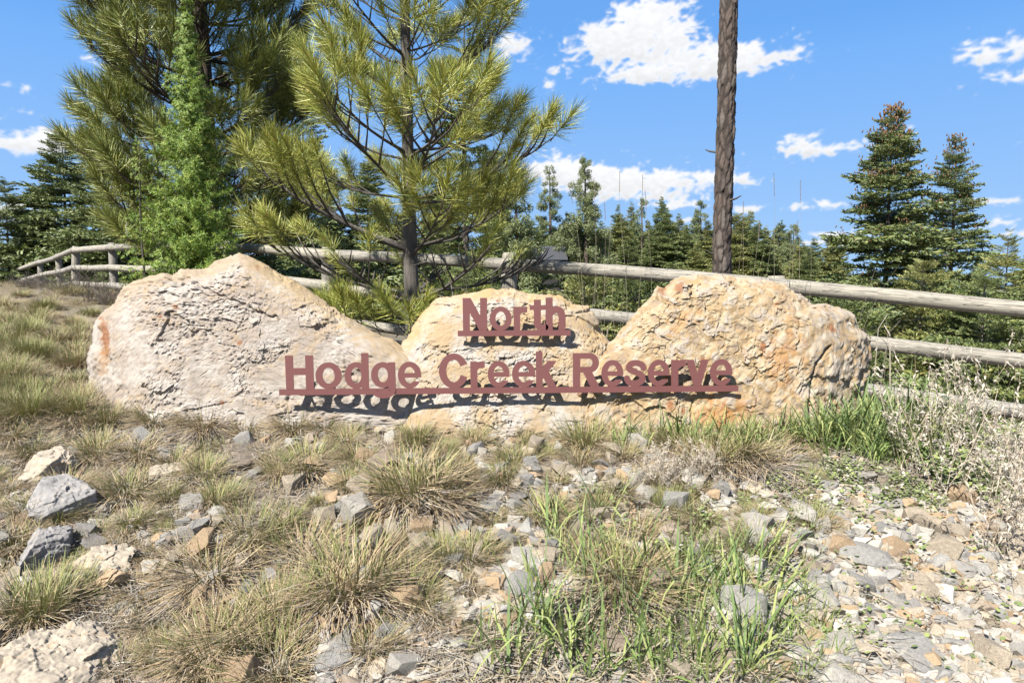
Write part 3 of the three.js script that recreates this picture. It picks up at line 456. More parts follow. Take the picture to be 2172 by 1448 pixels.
// larch: soft bright green tufts along thin twigs
function larchTwig(rnd, n) {
  const s = new Soup(), cols = [[0.3, 0.47, 0.035], [0.38, 0.54, 0.05], [0.21, 0.36, 0.03], [0.46, 0.57, 0.08]];
  for (let k = 0; k < n; k++) {
    const t = (k + rnd()) / n, c = V((rnd() - 0.5) * 0.05 + Math.sin(t * 5) * 0.02, t, (rnd() - 0.5) * 0.05), m = 13, col = cols[Math.floor(rnd() * 4)];
    const br = V((rnd() - 0.5) * 0.3 * (1 - t * 0.5), 0.06 * rnd(), (rnd() - 0.5) * 0.3 * (1 - t * 0.5)); if (rnd() < 0.6) c.add(br);
    for (let q = 0; q < m; q++) { const d = V(rnd() - 0.5, rnd() - 0.3, rnd() - 0.5).normalize(), L = 0.04 + rnd() * 0.03, side = d.clone().cross(V(rnd() - 0.5, rnd(), rnd() - 0.5)).normalize(); s.blade([c, c.clone().addScaledVector(d, L)], [0.009, 0.004], side, vary(col, rnd, 0.2)); }
  }
  s.blade([V(0, -0.05, 0), V(0, 1, 0)], [0.014, 0.005], V(1, 0, 0), [0.2, 0.14, 0.09]); s.blade([V(0, -0.05, 0), V(0, 1, 0)], [0.014, 0.005], V(0, 0, 1), [0.2, 0.14, 0.09]);
  return s.geo();
}
const twigs = [larchTwig(rp, 44), larchTwig(rp, 38)], twigSparse = [larchTwig(rp, 9), larchTwig(rp, 7)];
function larch(label, base, H, lenF, per, seed, tw, low) {
  const rnd = mulberry(seed), tree = thing('larch_tree', label, 'tree'); tree.position.copy(base); const tp = [], tr = [];
  for (let k = 0; k <= 12; k++) { tp.push(V(Math.sin(k * 0.7) * 0.012, (k / 12) * H - 0.1, 0)); tr.push(lerp(0.034 * H / 4.5, 0.005, k / 12)); } part(tree, 'trunk', tube(tp, tr, 10, 0.1, seed), barkGrey);
  const mats = tw.map(() => []);
  for (let h = low; h < H - 0.06; h += 0.1) for (let b = 0; b < per; b++) { const a = rnd() * 6.28, L = lenF(h) * (0.6 + rnd() * 0.55), el = 0.1 + rnd() * 0.35, d = V(Math.cos(a) * Math.cos(el), Math.sin(el), Math.sin(a) * Math.cos(el)); mats[Math.floor(rnd() * tw.length)].push(frame(V(0, h, 0), d, L, rnd() * 6, 1 / Math.sqrt(L))); }
  tw.forEach((g, i) => { const c = instanced('crown', g, leafMat({ roughness: 0.6 }), mats[i]); c.userData.kind = 'stuff'; tree.add(c); });
}
larch('bright green feathery young larch standing before the dark pine', foot(415, 8.4), 3.9, (h) => (h < 1 ? 0.66 : lerp(0.68, 0.06, Math.pow(Math.min(1, (h - 1) / 2.9), 0.8))), 11, 4, twigs, 0.1);
larch('sparse grey larch sapling with few leaves beside the feathery larch', foot(305, 8.2), 2.1, (h) => lerp(0.42, 0.08, h / 2.1), 4, 9, twigSparse, 0.1);
// fir: flat drooping sprays
function firSpray(rnd, cols, tw = 13, bl = 11) {
  const s = new Soup();
  const twig = (a, d, L) => { for (let k = 0; k < bl; k++) { const t = (k + rnd() * 0.9) / bl, c = a.clone().addScaledVector(d, L * t); c.y -= L * t * t * 0.15; const dd = d.clone().addScaledVector(V(rnd() - 0.5, rnd() * 0.9 - 0.25, rnd() - 0.5), 1.5).normalize(), side = dd.clone().cross(V(rnd() - 0.5, rnd() * 0.4, rnd() - 0.5)).normalize(); s.blade([c, c.clone().addScaledVector(dd, 0.05 + rnd() * 0.045)], [0.03, 0.012], side, vary(cols[Math.floor(rnd() * cols.length)], rnd, 0.22)); } };
  for (let i = 0; i < tw; i++) for (const sd of [-1, 1]) { const t = 0.12 + 0.86 * (i + rnd() * 0.7) / tw, L = 0.42 * (1 - t) + 0.09; twig(V(0, t, -0.1 * t * t), V(sd * 0.78, 0.62, (rnd() - 0.5) * 0.35).normalize(), L * (0.8 + rnd() * 0.4)); }
  twig(V(0, 0.55, 0), V(0, 1, 0), 0.46); s.blade([V(0, 0, 0), V(0, 0.95, -0.09)], [0.02, 0.006], V(1, 0, 0), [0.11, 0.085, 0.065]);
  return s.geo();
}
const firCols = [[0.2, 0.27, 0.075], [0.26, 0.33, 0.09], [0.33, 0.37, 0.1], [0.15, 0.21, 0.065]], firLight = [[0.32, 0.36, 0.09], [0.39, 0.4, 0.11], [0.25, 0.3, 0.085], [0.43, 0.4, 0.12]];
const sprays = [firSpray(rp, firCols), firSpray(rp, firCols)], spraysLight = [firSpray(rp, firLight), firSpray(rp, firLight)], firMat = leafMat({ roughness: 0.6 });
const cone = new THREE.SphereGeometry(1, 6, 4); cone.scale(0.4, 1, 0.4);
const coneMat = std({ color: RGB(0.22, 0.125, 0.055) });
function fir(name, label, base, H, R, o = {}) {
  const rnd = mulberry(o.seed ?? 1), tree = thing(name, label, 'tree', o.group); tree.position.copy(base); const r = H * 0.012; tree.rotation.y = rnd() * 6;
  part(tree, 'trunk', tube([V(0, -0.4, 0), V(0, H * 0.4, 0), V(H * 0.006, H * 0.8, 0), V(0, H * 0.98, 0)], [r, r * 0.75, r * 0.3, 0.01], 10, 0.1, H), o.bark ?? barkGrey);
  const sp = o.sprays ?? sprays, mats = sp.map(() => []), cones = [], step = o.step ?? 0.3;
  for (let h = o.low ?? 0.3; h < H; h += step * (1 - 0.4 * h / H)) {
    const k = h / H, L0 = R * Math.pow(1 - k, o.pow ?? 0.8) * (o.low > 1 ? sstep(-0.1, 0.2, (h - o.low) / H) * 0.6 + 0.4 : 1) + 0.12, n = o.n ?? 6, gap = fbm2(h * 1.7, H * 3 + (o.seed ?? 0), 2);
    for (let b = 0; b < n; b++) {
      const a = rnd() * 6.28, L = L0 * (0.62 + rnd() * 0.5 + gap * 0.4), el = lerp(-0.25, 0.6, Math.pow(k, 1.3)) + (rnd() - 0.5) * 0.3 + (o.el ?? 0), d = V(Math.cos(a) * Math.cos(el), Math.sin(el), Math.sin(a) * Math.cos(el));
      const q = new THREE.Matrix4().makeBasis(d.clone().cross(Y).normalize(), d, d.clone().cross(Y).normalize().cross(d)); q.scale(V(L * (o.wide ?? 1), L, L)); q.setPosition(0, h + (rnd() - 0.5) * step, 0); mats[Math.floor(rnd() * sp.length)].push(q);
      if (o.cones && k > 0.3) for (let c = 0; c < o.cones * k; c++) { const t = 0.5 + rnd() * 0.5, p = d.clone().multiplyScalar(L * t).add(V((rnd() - 0.5) * 0.3, h + 0.02 + rnd() * 0.12, (rnd() - 0.5) * 0.3)); cones.push(frame(p, V(rnd() - 0.5, 1, rnd() - 0.5), 0.032 + rnd() * 0.022)); }
    }
  }
  sp.forEach((g, i) => { if (mats[i].length) { const c = instanced('crown', g, firMat, mats[i]); c.userData.kind = 'stuff'; tree.add(c); } });
  if (cones.length) { const c = instanced('cones', cone, coneMat, cones); c.userData.kind = 'stuff'; tree.add(c); }
  return tree;
}
// a conifer whose tip shows at pixel (u, v) and stands d metres away
const tipTree = (name, label, u, v, d, R, o = {}) => { const t = at(u, v, d), b = V(t.x, land(t.x, -d), -d); return fir(name, label, b, t.y - b.y, R, { seed: Math.round(u + v), ...o }); };
tipTree('fir_tree', 'tall cone laden fir with rusty brown upper branches beyond the fence', 1895, 236, 19, 2.15, { cones: 6, step: 0.24, n: 8, low: 0.4, pow: 0.66, wide: 1.35 });
tipTree('fir_tree', 'slimmer pointed fir right behind the cone laden fir', 2030, 292, 21, 2.25, { step: 0.26, n: 8, cones: 3, pow: 0.8, wide: 1.35 });
tipTree('fir_tree', 'short bushy fir growing beyond the second fir and lower rails', 2140, 500, 17, 2.0, { step: 0.26, n: 7, sprays: spraysLight });
tipTree('fir_tree', 'dark fir whose flank shows past the bushy fir', 2290, 330, 18, 2.4, { step: 0.28, n: 7 });
tipTree('fir_tree', 'low young fir filling the space under the top rail', 1960, 560, 13.5, 1.7, { step: 0.22, n: 8, sprays: spraysLight, pow: 0.6 });
tipTree('fir_tree', 'low dark young fir seen between top and middle rails', 2090, 585, 12, 1.5, { step: 0.22, n: 8, pow: 0.6 });
tipTree('fir_tree', 'blue green fir at the far end of the fence', 128, 278, 23, 2.3, { step: 0.25, n: 9, pow: 0.75, wide: 1.3 });
tipTree('fir_tree', 'leaning ragged fir close beside the blue green fir', 205, 330, 21, 2.0, { step: 0.25, n: 8, wide: 1.3 });
tipTree('fir_tree', 'bushy fir at the fence end, standing alone', 8, 388, 22, 1.5, { step: 0.27, n: 9, pow: 0.6, wide: 1.3 });
tipTree('fir_tree', 'stocky fir behind the leaning fence post', 250, 440, 20, 1.9, { step: 0.25, n: 9, wide: 1.3 });
tipTree('fir_tree', 'dark slender fir hidden behind the yellow green pine', 985, 30, 12.5, 1.25, { step: 0.26, n: 7, seed: 40 });
tipTree('fir_tree', 'dark fir filling the gap between larch and young pine', 640, 200, 15, 1.6, { step: 0.28, n: 7, seed: 41 });
tipTree('fir_tree', 'low bushy fir between boulder tops and top rail', 1240, 590, 10.5, 1.3, { step: 0.2, n: 8, sprays: spraysLight, pow: 0.5 });
tipTree('fir_tree', 'low dark bushy fir behind the broad ochre boulder', 1350, 600, 11.5, 1.4, { step: 0.2, n: 8, pow: 0.5 });
tipTree('fir_tree', 'low bushy fir behind the young pine trunk', 990, 570, 10, 1.2, { step: 0.2, n: 8, pow: 0.5 });
tipTree('fir_tree', 'small dark fir under the long rail behind the peaked boulder', 720, 540, 11, 1.5, { step: 0.2, n: 8, pow: 0.5 });
tipTree('fir_tree', 'small bushy fir right beside the cone laden fir trunk', 1800, 620, 11, 1.2, { step: 0.2, n: 8, pow: 0.5 });
tipTree('fir_tree', 'bushy low fir behind the second post past the larch', 560, 560, 13, 1.6, { step: 0.22, n: 8, pow: 0.5 });
// treeline: mixed pines and firs on lower land
const clump = (() => { const s = new Soup(), rnd = mulberry(61); for (let i = 0; i < 150; i++) { const d = V(rnd() - 0.5, rnd() - 0.4, rnd() - 0.5).normalize(), c = V(rnd() - 0.5, rnd() - 0.5, rnd() - 0.5).multiplyScalar(0.5), side = d.clone().cross(V(rnd() - 0.5, rnd() - 0.5, rnd() - 0.5)).normalize(); s.blade([c, c.clone().addScaledVector(d, 0.1 + rnd() * 0.1)], [0.05, 0.02], side, vary([[0.24, 0.29, 0.1], [0.3, 0.34, 0.12], [0.19, 0.24, 0.085]][i % 3], rnd, 0.2)); } return s.geo(); })();
function farPine(label, u, v, d, R, low, seed, dense = 1) {
  const t = at(u, v, d), b = V(t.x, land(t.x, -d), -d), H = t.y - b.y, rnd = mulberry(seed), tree = thing('pine_tree', label, 'tree', undefined); tree.position.copy(b);
  part(tree, 'trunk', tube([V(0, -0.5, 0), V(0.1, H * 0.5, 0), V(0, H * 0.97, 0)], [H * 0.014, H * 0.011, 0.02], 8), barkPine);
  const mats = []; for (let h = low * H; h < H; h += 0.25 / dense) { const k = h / H, L0 = R * Math.pow(1 - (k - low) / (1.0 - low), 0.85) * (0.75 + 0.35 * fbm2(h * 0.9, seed, 2)) + 0.15, n = 2 + Math.floor(rnd() * 3); for (let q = 0; q < n; q++) { const a = rnd() * 6.28, r = L0 * (0.6 + rnd() * 0.5), m = Math.ceil(r / 0.55); for (let w = 0; w < m; w++) mats.push(frame(V(Math.cos(a) * r * (w + 1) / m, h + r * 0.15 * (w + 1) / m + (rnd() - 0.5) * 0.2, Math.sin(a) * r * (w + 1) / m), V(Math.cos(a), 0.7, Math.sin(a)), (0.9 + rnd() * 0.5) * (1 - 0.55 * k), rnd() * 6)); } }
  const c = instanced('crown', clump, firMat, mats); c.userData.kind = 'stuff'; tree.add(c);
}
farPine('thin sparse distant pine with bare lower trunk', 1166, 345, 44, 1.9, 0.35, 1, 0.7); farPine('broad distant pine with clumped crown, tallest of the treeline', 1241, 340, 36, 2.7, 0.1, 2, 1.25);
farPine('distant pine with see through crown beside twin firs', 1362, 415, 52, 2.2, 0.25, 3, 0.75); farPine('distant ragged pine right beside the bare trunk', 1487, 428, 50, 2.1, 0.3, 4, 0.8);
farPine('distant rounded pine past the bare trunk', 1592, 450, 54, 2.4, 0.12, 5, 1.2); farPine('distant pine, narrower of two above the ochre boulder', 1652, 480, 56, 2.1, 0.15, 6, 1.1); farPine('distant pine, wider of two above the ochre boulder', 1684, 478, 52, 2.8, 0.1, 7, 1.25); farPine('small distant pine at the low end of the treeline', 1758, 528, 72, 2.3, 0.15, 8, 1);
farPine('distant pine half hidden by the young pine', 1092, 362, 30, 2.0, 0.1, 9, 1.2);
{
  const rows = [[1130, 470, 40, 2], [1205, 450, 46, 1.9], [1275, 470, 44, 2], [1311, 437, 50, 1.8], [1340, 430, 54, 1.7], [1404, 420, 48, 2.1], [1432, 480, 56, 2], [1455, 478, 52, 2], [1515, 490, 50, 2], [1570, 500, 55, 2.2], [1620, 520, 52, 2], [1705, 520, 60, 2], [1730, 545, 70, 2], [1775, 555, 80, 2.2], [1800, 568, 90, 2.2], [1180, 510, 38, 2.2], [1260, 520, 40, 2.4], [1330, 505, 44, 2.2], [1385, 500, 46, 2.2], [1480, 515, 44, 2.2], [1550, 530, 46, 2.2], [1640, 540, 48, 2.2], [1745, 570, 64, 2.2], [1100, 500, 32, 2.4], [1050, 430, 34, 2.2], [940, 380, 36, 2.4], [780, 330, 34, 2.2], [560, 380, 30, 2.2], [330, 430, 32, 2.2], [60, 470, 40, 2.2], [1850, 560, 60, 2.4], [1950, 540, 50, 2.4], [2080, 560, 46, 2.4], [2180, 540, 44, 2.4], [30, 500, 45, 2.2], [160, 470, 42, 2.2], [690, 420, 33, 2.4], [860, 450, 34, 2.4]];
  { const rnd = mulberry(404); for (let i = 0; i < 34; i++) { const u = 1085 + i * 21 + (rnd() - 0.5) * 16; rows.push([u, lerp(448, 508, rnd()) + sstep(1560, 1800, u) * 34, 38 + rnd() * 22, 1.8 + rnd() * 0.8]); } }
  const posts = [[1092, 'half hidden pine'], [1166, 'thin sparse pine'], [1241, 'broad clumped pine'], [1362, 'see through pine'], [1487, 'ragged pine'], [1540, 'bare trunk'], [1592, 'rounded pine'], [1668, 'pair of pines above the ochre boulder'], [1758, 'small low pine'], [1895, 'cone laden fir'], [2030, 'slimmer pointed fir'], [874, 'young pine'], [445, 'dark long needled pine'], [128, 'blue green fir']];
  rows.forEach(([u, v, d, R], i) => { const k = posts.reduce((a, b) => (Math.abs(b[0] - u) < Math.abs(a[0] - u) ? b : a)), lab = (d > 55 ? 'far off small fir' : v > 495 ? 'distant short fir' : 'distant green fir') + (Math.abs(k[0] - u) < 16 ? ' directly behind the ' : ' standing beside the ') + k[1]; tipTree('fir_tree', lab, u, v, d, R * 1.25, { seed: 200 + i, step: 0.3, n: 9, sprays: i % 3 === 1 ? spraysLight : sprays, pow: 0.75, wide: 1.5, group: lab }); });
}
// far wood on the plain, one mass
{
  const rnd = mulberry(91), mats = []; for (let i = 0; i < 800; i++) { const d = 75 + Math.pow(rnd(), 1.5) * 500, x = (rnd() - 0.5) * 2.4 * d, y = land(x, -d), h = 5.5 + rnd() * 4 + (x < 0 ? 1 : -1.4 * sstep(0.2, 0.6, x / d)); for (let k = 0; k < 6; k++) { const t = k / 6, a = rnd() * 6.28; mats.push(frame(V(x + Math.cos(a) * 0.8 * (1 - t), y + h * t + 0.4, -d + Math.sin(a) * 0.8 * (1 - t)), Y, (1 - t) * 4.2 + 1.2, rnd() * 6)); } }
  const m = instanced('forest', clump, firMat, mats); tag(m, 'far dark conifer wood reading as one mass on the horizon', 'forest', undefined, 'stuff'); scene.add(m);
}
// dark roofed house in the trees
{
  const p = at(1142, 538, 37), y0 = land(p.x, p.z), h = thing('house', 'dark roofed house glimpsed low between the distant pines', 'house'); h.position.set(p.x, y0, p.z); const wallH = p.y - y0 - 0.4;
  const dark = std({ color: RGB(0.035, 0.033, 0.034) }), slate = std({ color: RGB(0.07, 0.075, 0.085), roughness: 0.7 });
  const w = new THREE.BoxGeometry(2.4, wallH, 2.6); w.translate(0, wallH / 2, 0); part(h, 'wall', w, dark); const sh = new THREE.Shape([[-1.8, 0], [1.8, 0], [0, 0.8]].map(([a, b]) => new THREE.Vector2(a, b))), rf = new THREE.ExtrudeGeometry(sh, { depth: 2.9, bevelEnabled: false }); rf.translate(0, 0, -1.45); rf.rotateY(Math.PI / 2); rf.translate(0, wallH + 0.004, 0); part(h, 'roof', rf, slate);
  const wn = new THREE.BoxGeometry(0.7, 0.9, 0.08); wn.translate(0.4, wallH * 0.6, 1.3); part(h, 'window', wn, std({ color: RGB(0.05, 0.07, 0.09), roughness: 0.1 }));
}
console.log('trees done');
// ------------------------------------------------------------------ loose stones
const stoneMap = texture(512, 512, (u, v) => { const s = 0.86 + tile(u, v, 6) * 0.09 + tile(u, v, 22, 3) * 0.08 + tile(u, v, 80, 6) * 0.08; return [s, s * 0.99, s * 0.97]; }), stoneBump = texture(512, 512, (u, v) => { const a = 0.5 + tile(u, v, 14, 1) * 0.25 + tile(u, v, 60, 8) * 0.2; return [a, a, a]; }, false);
const stoneHue = { cream: [0.55, 0.47, 0.37], tan: [0.53, 0.385, 0.245], pale: [0.55, 0.52, 0.475], grey: [0.43, 0.42, 0.405], brown: [0.42, 0.34, 0.27], white: [0.66, 0.63, 0.575], slate: [0.36, 0.345, 0.335] };
const stoneMats = Object.fromEntries(Object.entries(stoneHue).map(([k, c]) => [k, std({ color: RGB(c[0] * 1.3, c[1] * 1.3, c[2] * 1.3), map: stoneMap, bumpMap: stoneBump, bumpScale: 0.006, roughness: 0.92 })]));
function boxUV(g, k) { const p = g.attributes.position, n = g.attributes.normal, uv = []; for (let i = 0; i < p.count; i++) { const ax = Math.abs(n.getX(i)), ay = Math.abs(n.getY(i)), az = Math.abs(n.getZ(i)); uv.push(...(ay >= ax && ay >= az ? [p.getX(i) * k, p.getZ(i) * k] : ax >= az ? [p.getZ(i) * k, p.getY(i) * k] : [p.getX(i) * k, p.getY(i) * k])); } g.setAttribute('uv', new THREE.Float32BufferAttribute(uv, 2)); return g; }
function rubble(seed) {        // angular broken stone, half a unit in radius
  const rnd = mulberry(seed), pts = [], sx = 0.5, sy = 0.2 + rnd() * 0.17, sz = 0.3 + rnd() * 0.14, n = 10 + Math.floor(rnd() * 7);
  for (let i = 0; i < n; i++) { const d = V(rnd() - 0.5, rnd() - 0.5, rnd() - 0.5).normalize(), m = Math.max(Math.abs(d.x), Math.abs(d.y), Math.abs(d.z)), k = lerp(1, 1 / m, 0.75) * (0.85 + rnd() * 0.18); pts.push(V(d.x * sx * k, d.y * sy * k, d.z * sz * k)); }
  // cut corners a little, so that edges are blunt
  const hull = new ConvexGeometry(pts), p = hull.attributes.position, c2 = []; for (let i = 0; i < p.count; i += 3) { const a = V().fromBufferAttribute(p, i), b = V().fromBufferAttribute(p, i + 1), c = V().fromBufferAttribute(p, i + 2), m = a.clone().add(b).add(c).divideScalar(3); for (const q of [a, b, c]) c2.push(q.lerp(m, 0.09)); }
  const g = new ConvexGeometry(c2); return boxUV(g, 2.2);
}
const rubbles = Array.from({ length: 22 }, (_, i) => rubble(500 + i));
const short = (l) => l.split(/ (?:tipped|standing|beneath|below|beside|with|among|next|under|between|propped|in the|above|lying|low|at|half|on|just|leaning) /)[0].replace(/^(large|big|small|broad|wide|lower) /, (m) => m);
function bigRock(label, u, v, w, h, hue, seed, tiltX = 0, tiltZ = 0, turn = 0, deep = 0.8) {
  const p = groundAt(u, v + h * 0.3), d = -p.z, W = (w * d) / FOC / 2, Hh = (h * d) / FOC / 1.55, g = new THREE.IcosahedronGeometry(1, w > 200 ? 60 : 34), q = g.attributes.position, C = [], c0 = stoneHue[hue], pr = mulberry(seed * 97 + 5), planes = [[V(0.08, 1, 0.1).normalize(), 0.72], [V(-0.35, 0.8, 0.45).normalize(), 0.82]];
  for (let i = 0; i < 13; i++) planes.push([V(pr() - 0.5, (pr() - 0.5) * 0.8, pr() - 0.5).normalize(), 0.74 + pr() * 0.24]);
  for (let i = 0; i < q.count; i++) {
const e = V().fromBufferAttribute(q, i), dir = e.clone().normalize(); let rad = 1.35; for (const [nn, dd] of planes) { const t = nn.dot(dir); if (t > 1e-3) rad = Math.min(rad, dd / t); } e.copy(dir).multiplyScalar(rad); const r = V(e.x * W, e.y * Hh, e.z * W * deep), f = facets(r.x * 7 + seed, r.y * 9, r.z * 7, seed), f2 = facets(r.x * 19 + seed, r.y * 24, r.z * 19, seed + 3), f3 = facets(r.x * 50, r.y * 60, r.z * 50 + seed, seed + 9), n = fbm3(r.x * 6 + seed, r.y * 9, r.z * 6, 4), m2 = fbm3(r.x * 24 + seed, r.y * 30, r.z * 24, 3);
    r.addScaledVector(dir, f[0] * 0.014 + f2[0] * 0.009 + f3[0] * 0.005); q.setXYZ(i, r.x, r.y, r.z); let c = c0.map((x) => x * (1 + n * 0.3 + m2 * 0.3 + (f3[2] - 0.5) * 0.15)); c = mixc(c, [0.45, 0.28, 0.14], sstep(0.2, 0.5, n + m2 * 0.7) * (hue === 'slate' || hue === 'grey' ? 0.15 : 0.5)); C.push(...c);
  }
  g.setAttribute('color', new THREE.Float32BufferAttribute(C, 3)); g.deleteAttribute('uv'); g.deleteAttribute('normal');
  const wd = weld(g); const o = top('rock', wd, std({ vertexColors: true, roughness: 0.95 }), label, 'rock'); o.position.set(p.x, p.y + Hh * 0.3, p.z); o.rotation.set(tiltX, turn, tiltZ); placed.push([p.x, p.z, W * 0.9]); marks.push({ x: p.x, z: p.z, name: short(label) }); return o;
}
function weld(g) { const p = g.attributes.position, c = g.attributes.color, map = new Map(), P = [], C = [], I = []; for (let i = 0; i < p.count; i++) { const k = [p.getX(i), p.getY(i), p.getZ(i)].map((x) => Math.round(x * 2e5)).join(); let j = map.get(k); if (j === undefined) { j = P.length / 3; map.set(k, j); P.push(p.getX(i), p.getY(i), p.getZ(i)); C.push(c.getX(i), c.getY(i), c.getZ(i)); } I.push(j); } const o = new THREE.BufferGeometry(); o.setAttribute('position', new THREE.Float32BufferAttribute(P, 3)); o.setAttribute('color', new THREE.Float32BufferAttribute(C, 3)); o.setIndex(I); o.computeVertexNormals(); return o; }
const placed = [], marks = [];
function near(p) { let b = null, bd = 1e9; for (const m of marks) { const d = Math.hypot(m.x - p.x, m.z - p.z); if (d < bd) { bd = d; b = m; } } const dx = p.x - b.x, dz = p.z - b.z; return (bd > 0.45 ? 'well ' : bd < 0.2 ? 'close ' : '') + (Math.abs(dz) > Math.abs(dx) ? (dz < 0 ? 'uphill of ' : 'downhill of ') : bd > 0.45 ? 'to the side of ' : 'beside ') + 'the ' + b.name; }
bigRock('large flat tan slab with dark broken side at the foot of the slope', 90, 1405, 320, 105, 'cream', 1, 0.12, -0.1, 0.4, 0.9);
bigRock('cream rounded rock just above the two slate grey rocks', 115, 985, 110, 70, 'cream', 2, 0.1, 0.1, 0.3);
bigRock('broad slate grey rock under the cream rounded rock', 132, 1060, 130, 80, 'slate', 3, 0.15, 0.0, 0.1);
bigRock('lower slate grey rock with pale crumbling edge', 105, 1160, 100, 100, 'slate', 4, 0.2, -0.2, 1.2);
bigRock('flat buff slab lying below the lower slate grey rock', 222, 1185, 120, 46, 'cream', 5, 0.1, -0.06, 0.2);
bigRock('thin buff slab half covered by bunchgrass', 365, 1000, 100, 34, 'cream', 6, 0.1, 0.05, 0.5);
bigRock('orange weathered block leaning under the flat buff slab', 232, 1240, 66, 46, 'tan', 7, 0.2, 0.3, 0.2);
function stone(u, v, w, hue, o = {}) {
  const p = o.p ?? groundAt(u, v); if (!p) return null; const d = -p.z, W = o.W ?? (w * d) / FOC, rnd = mulberry(Math.round(u * 31 + v * 17)), q = new THREE.Mesh(rubbles[o.form ?? Math.floor(rnd() * rubbles.length)], stoneMats[hue]);
  const up = slopeNormal(p.x, p.z), tilt = o.tilt ?? 0.35; up.add(V((rnd() - 0.5) * tilt * 2, 0, (rnd() - 0.5) * tilt * 2)).normalize(); q.quaternion.setFromUnitVectors(Y, up); q.rotateY(o.turn ?? rnd() * 6.28); q.scale.set(W, W * (o.flat ?? 0.9 + rnd() * 0.6), W * (0.85 + rnd() * 0.4)); q.position.copy(p).addScaledVector(up, W * (o.lift ?? 0.18));
  q.name = numbered('stone'); scene.add(shade(q)); placed.push([p.x, p.z, W * 0.45]); return q;
}
const special = [[690, 1350, 84, 'tan', 'orange slab tipped against the white upright stone', { tilt: 0.5 }], [783, 1325, 60, 'white', 'white stone standing upright beside the orange slab', { flat: 2.6, tilt: 0.1, lift: 0.35 }], [710, 1400, 125, 'grey', 'flat grey slab below the orange slab', { flat: 0.5, tilt: 0.1 }], [820, 1355, 75, 'grey', 'wedge of grey stone beside the white upright stone', {}],
  [758, 1105, 75, 'pale', 'blocky pale grey stone with sharp edge among bunchgrass', { flat: 1.7, lift: 0.2 }], [715, 1088, 45, 'grey', 'rounded grey stone beside the blocky pale stone', {}], [690, 1115, 58, 'cream', 'cream stone below the rounded grey stone', {}], [890, 1135, 62, 'tan', 'pinkish tan block at the edge of the big bunchgrass', { flat: 1.3, lift: 0.15 }], [945, 1140, 66, 'cream', 'flat cream stone next to the pinkish tan block', {}], [890, 1170, 80, 'cream', 'wide cream slab under the pinkish tan block', { flat: 0.5 }],
  [630, 1040, 70, 'cream', 'big cream stone under a green tuft', {}], [770, 985, 60, 'tan', 'light orange stone between two tufts', {}], [725, 1030, 60, 'tan', 'small orange slab below a straw tuft', { flat: 0.6 }], [430, 1120, 52, 'grey', 'blue grey stone propped on buff rubble', { flat: 1.6, lift: 0.2 }], [395, 1150, 52, 'pale', 'pale grey stone below the blue grey one', {}], [445, 1290, 80, 'tan', 'orange stone under the wide straw tuft', {}],
  [1830, 1205, 125, 'grey', 'long blue grey slab in the stone scatter', { flat: 0.6 }], [1775, 1175, 66, 'tan', 'tan block above the long blue grey slab', {}], [1890, 1175, 66, 'tan', 'reddish tan stone above the pale buff blocks', {}], [1945, 1210, 70, 'tan', 'smooth golden block beside a larger brown stone', { flat: 1.2 }], [1690, 1250, 74, 'tan', 'tan slab lying beside tall green grass', { flat: 0.6 }], [1740, 1285, 105, 'pale', 'flat grey slab beside the grass and tan slab', { flat: 0.5 }], [1930, 1360, 66, 'cream', 'cream block below the golden block', {}], [1935, 1405, 125, 'grey', 'large blue grey slab low on the slope', { flat: 0.55 }], [2095, 1415, 120, 'cream', 'large buff stone with orange veins low on the slope', {}], [2075, 1370, 74, 'tan', 'salmon tan slab beside the long grey stone', { flat: 0.6 }], [1990, 1370, 76, 'grey', 'long grey stone beside the salmon tan slab', { flat: 0.6 }], [1785, 1400, 84, 'pale', 'broad pale stone at the foot of the green grass', {}], [1010, 965, 50, 'grey', 'small slab of grey stone beneath the lettering', {}], [1000, 950, 40, 'tan', 'small tan block beneath the lettering', {}], [1350, 950, 60, 'pale', 'rounded pale stone half buried by the ochre boulder', {}], [1200, 1010, 66, 'cream', 'smooth cream stone on the pebble bed', {}], [1125, 1000, 46, 'grey', 'grey stone beside a straw tuft on the pebble bed', {}], [1075, 1150, 55, 'slate', 'dark grey block on the pebble bed', {}], [1100, 1260, 80, 'grey', 'broad grey stone beside tall grass blades', {}], [1090, 1130, 44, 'pale', 'light grey block above the dark grey block', {}]];
for (const [u, v, w, hue, label, o] of special) { const q = stone(u, v, w, hue, { p: groundAt(u, v), ...o }); if (q) { tag(q, label, 'stone', 'loose stones on the slope'); marks.push({ x: q.position.x, z: q.position.z, name: short(label) }); } }
for (const [u, v, name] of [[330, 915, 'peaked boulder'], [560, 920, 'word H'], [960, 915, 'gap under the word C'], [1180, 925, 'cleft between boulders'], [1420, 950, 'orange stain'], [1780, 930, 'end of the ochre boulder'], [300, 1090, 'buff rubble'], [520, 1200, 'wide straw tuft'], [1350, 1200, 'tall green grass'], [1600, 1090, 'leafy mat'], [2080, 1180, 'dry weeds'], [600, 1400, 'straw covered hollow']]) { const p = groundAt(u, v); marks.push({ x: p.x, z: p.z, name }); }
const density = (u, v) => {      // how stony the slope is, as photographed
  let k = 0.3; if (u > 1500 && v > 1040) k = 1; if (u > 700 && u < 1560 && v > 930 && v < 1180) k = Math.max(k, 0.85); if (u < 520 && v > 1090 && v < 1330) k = Math.max(k, 0.7); if (u > 560 && u < 900 && v < 1010) k = Math.max(k, 0.7); if (u > 950 && u < 1250 && v > 1130 && v < 1330) k = Math.max(k, 0.9); if (u > 600 && u < 900 && v > 1290) k = Math.max(k, 0.7); if (u > 1830 && v < 1080) k = 0.3; if (v > 1380 && u > 900 && u < 1600) k = 0.5; return k;
};
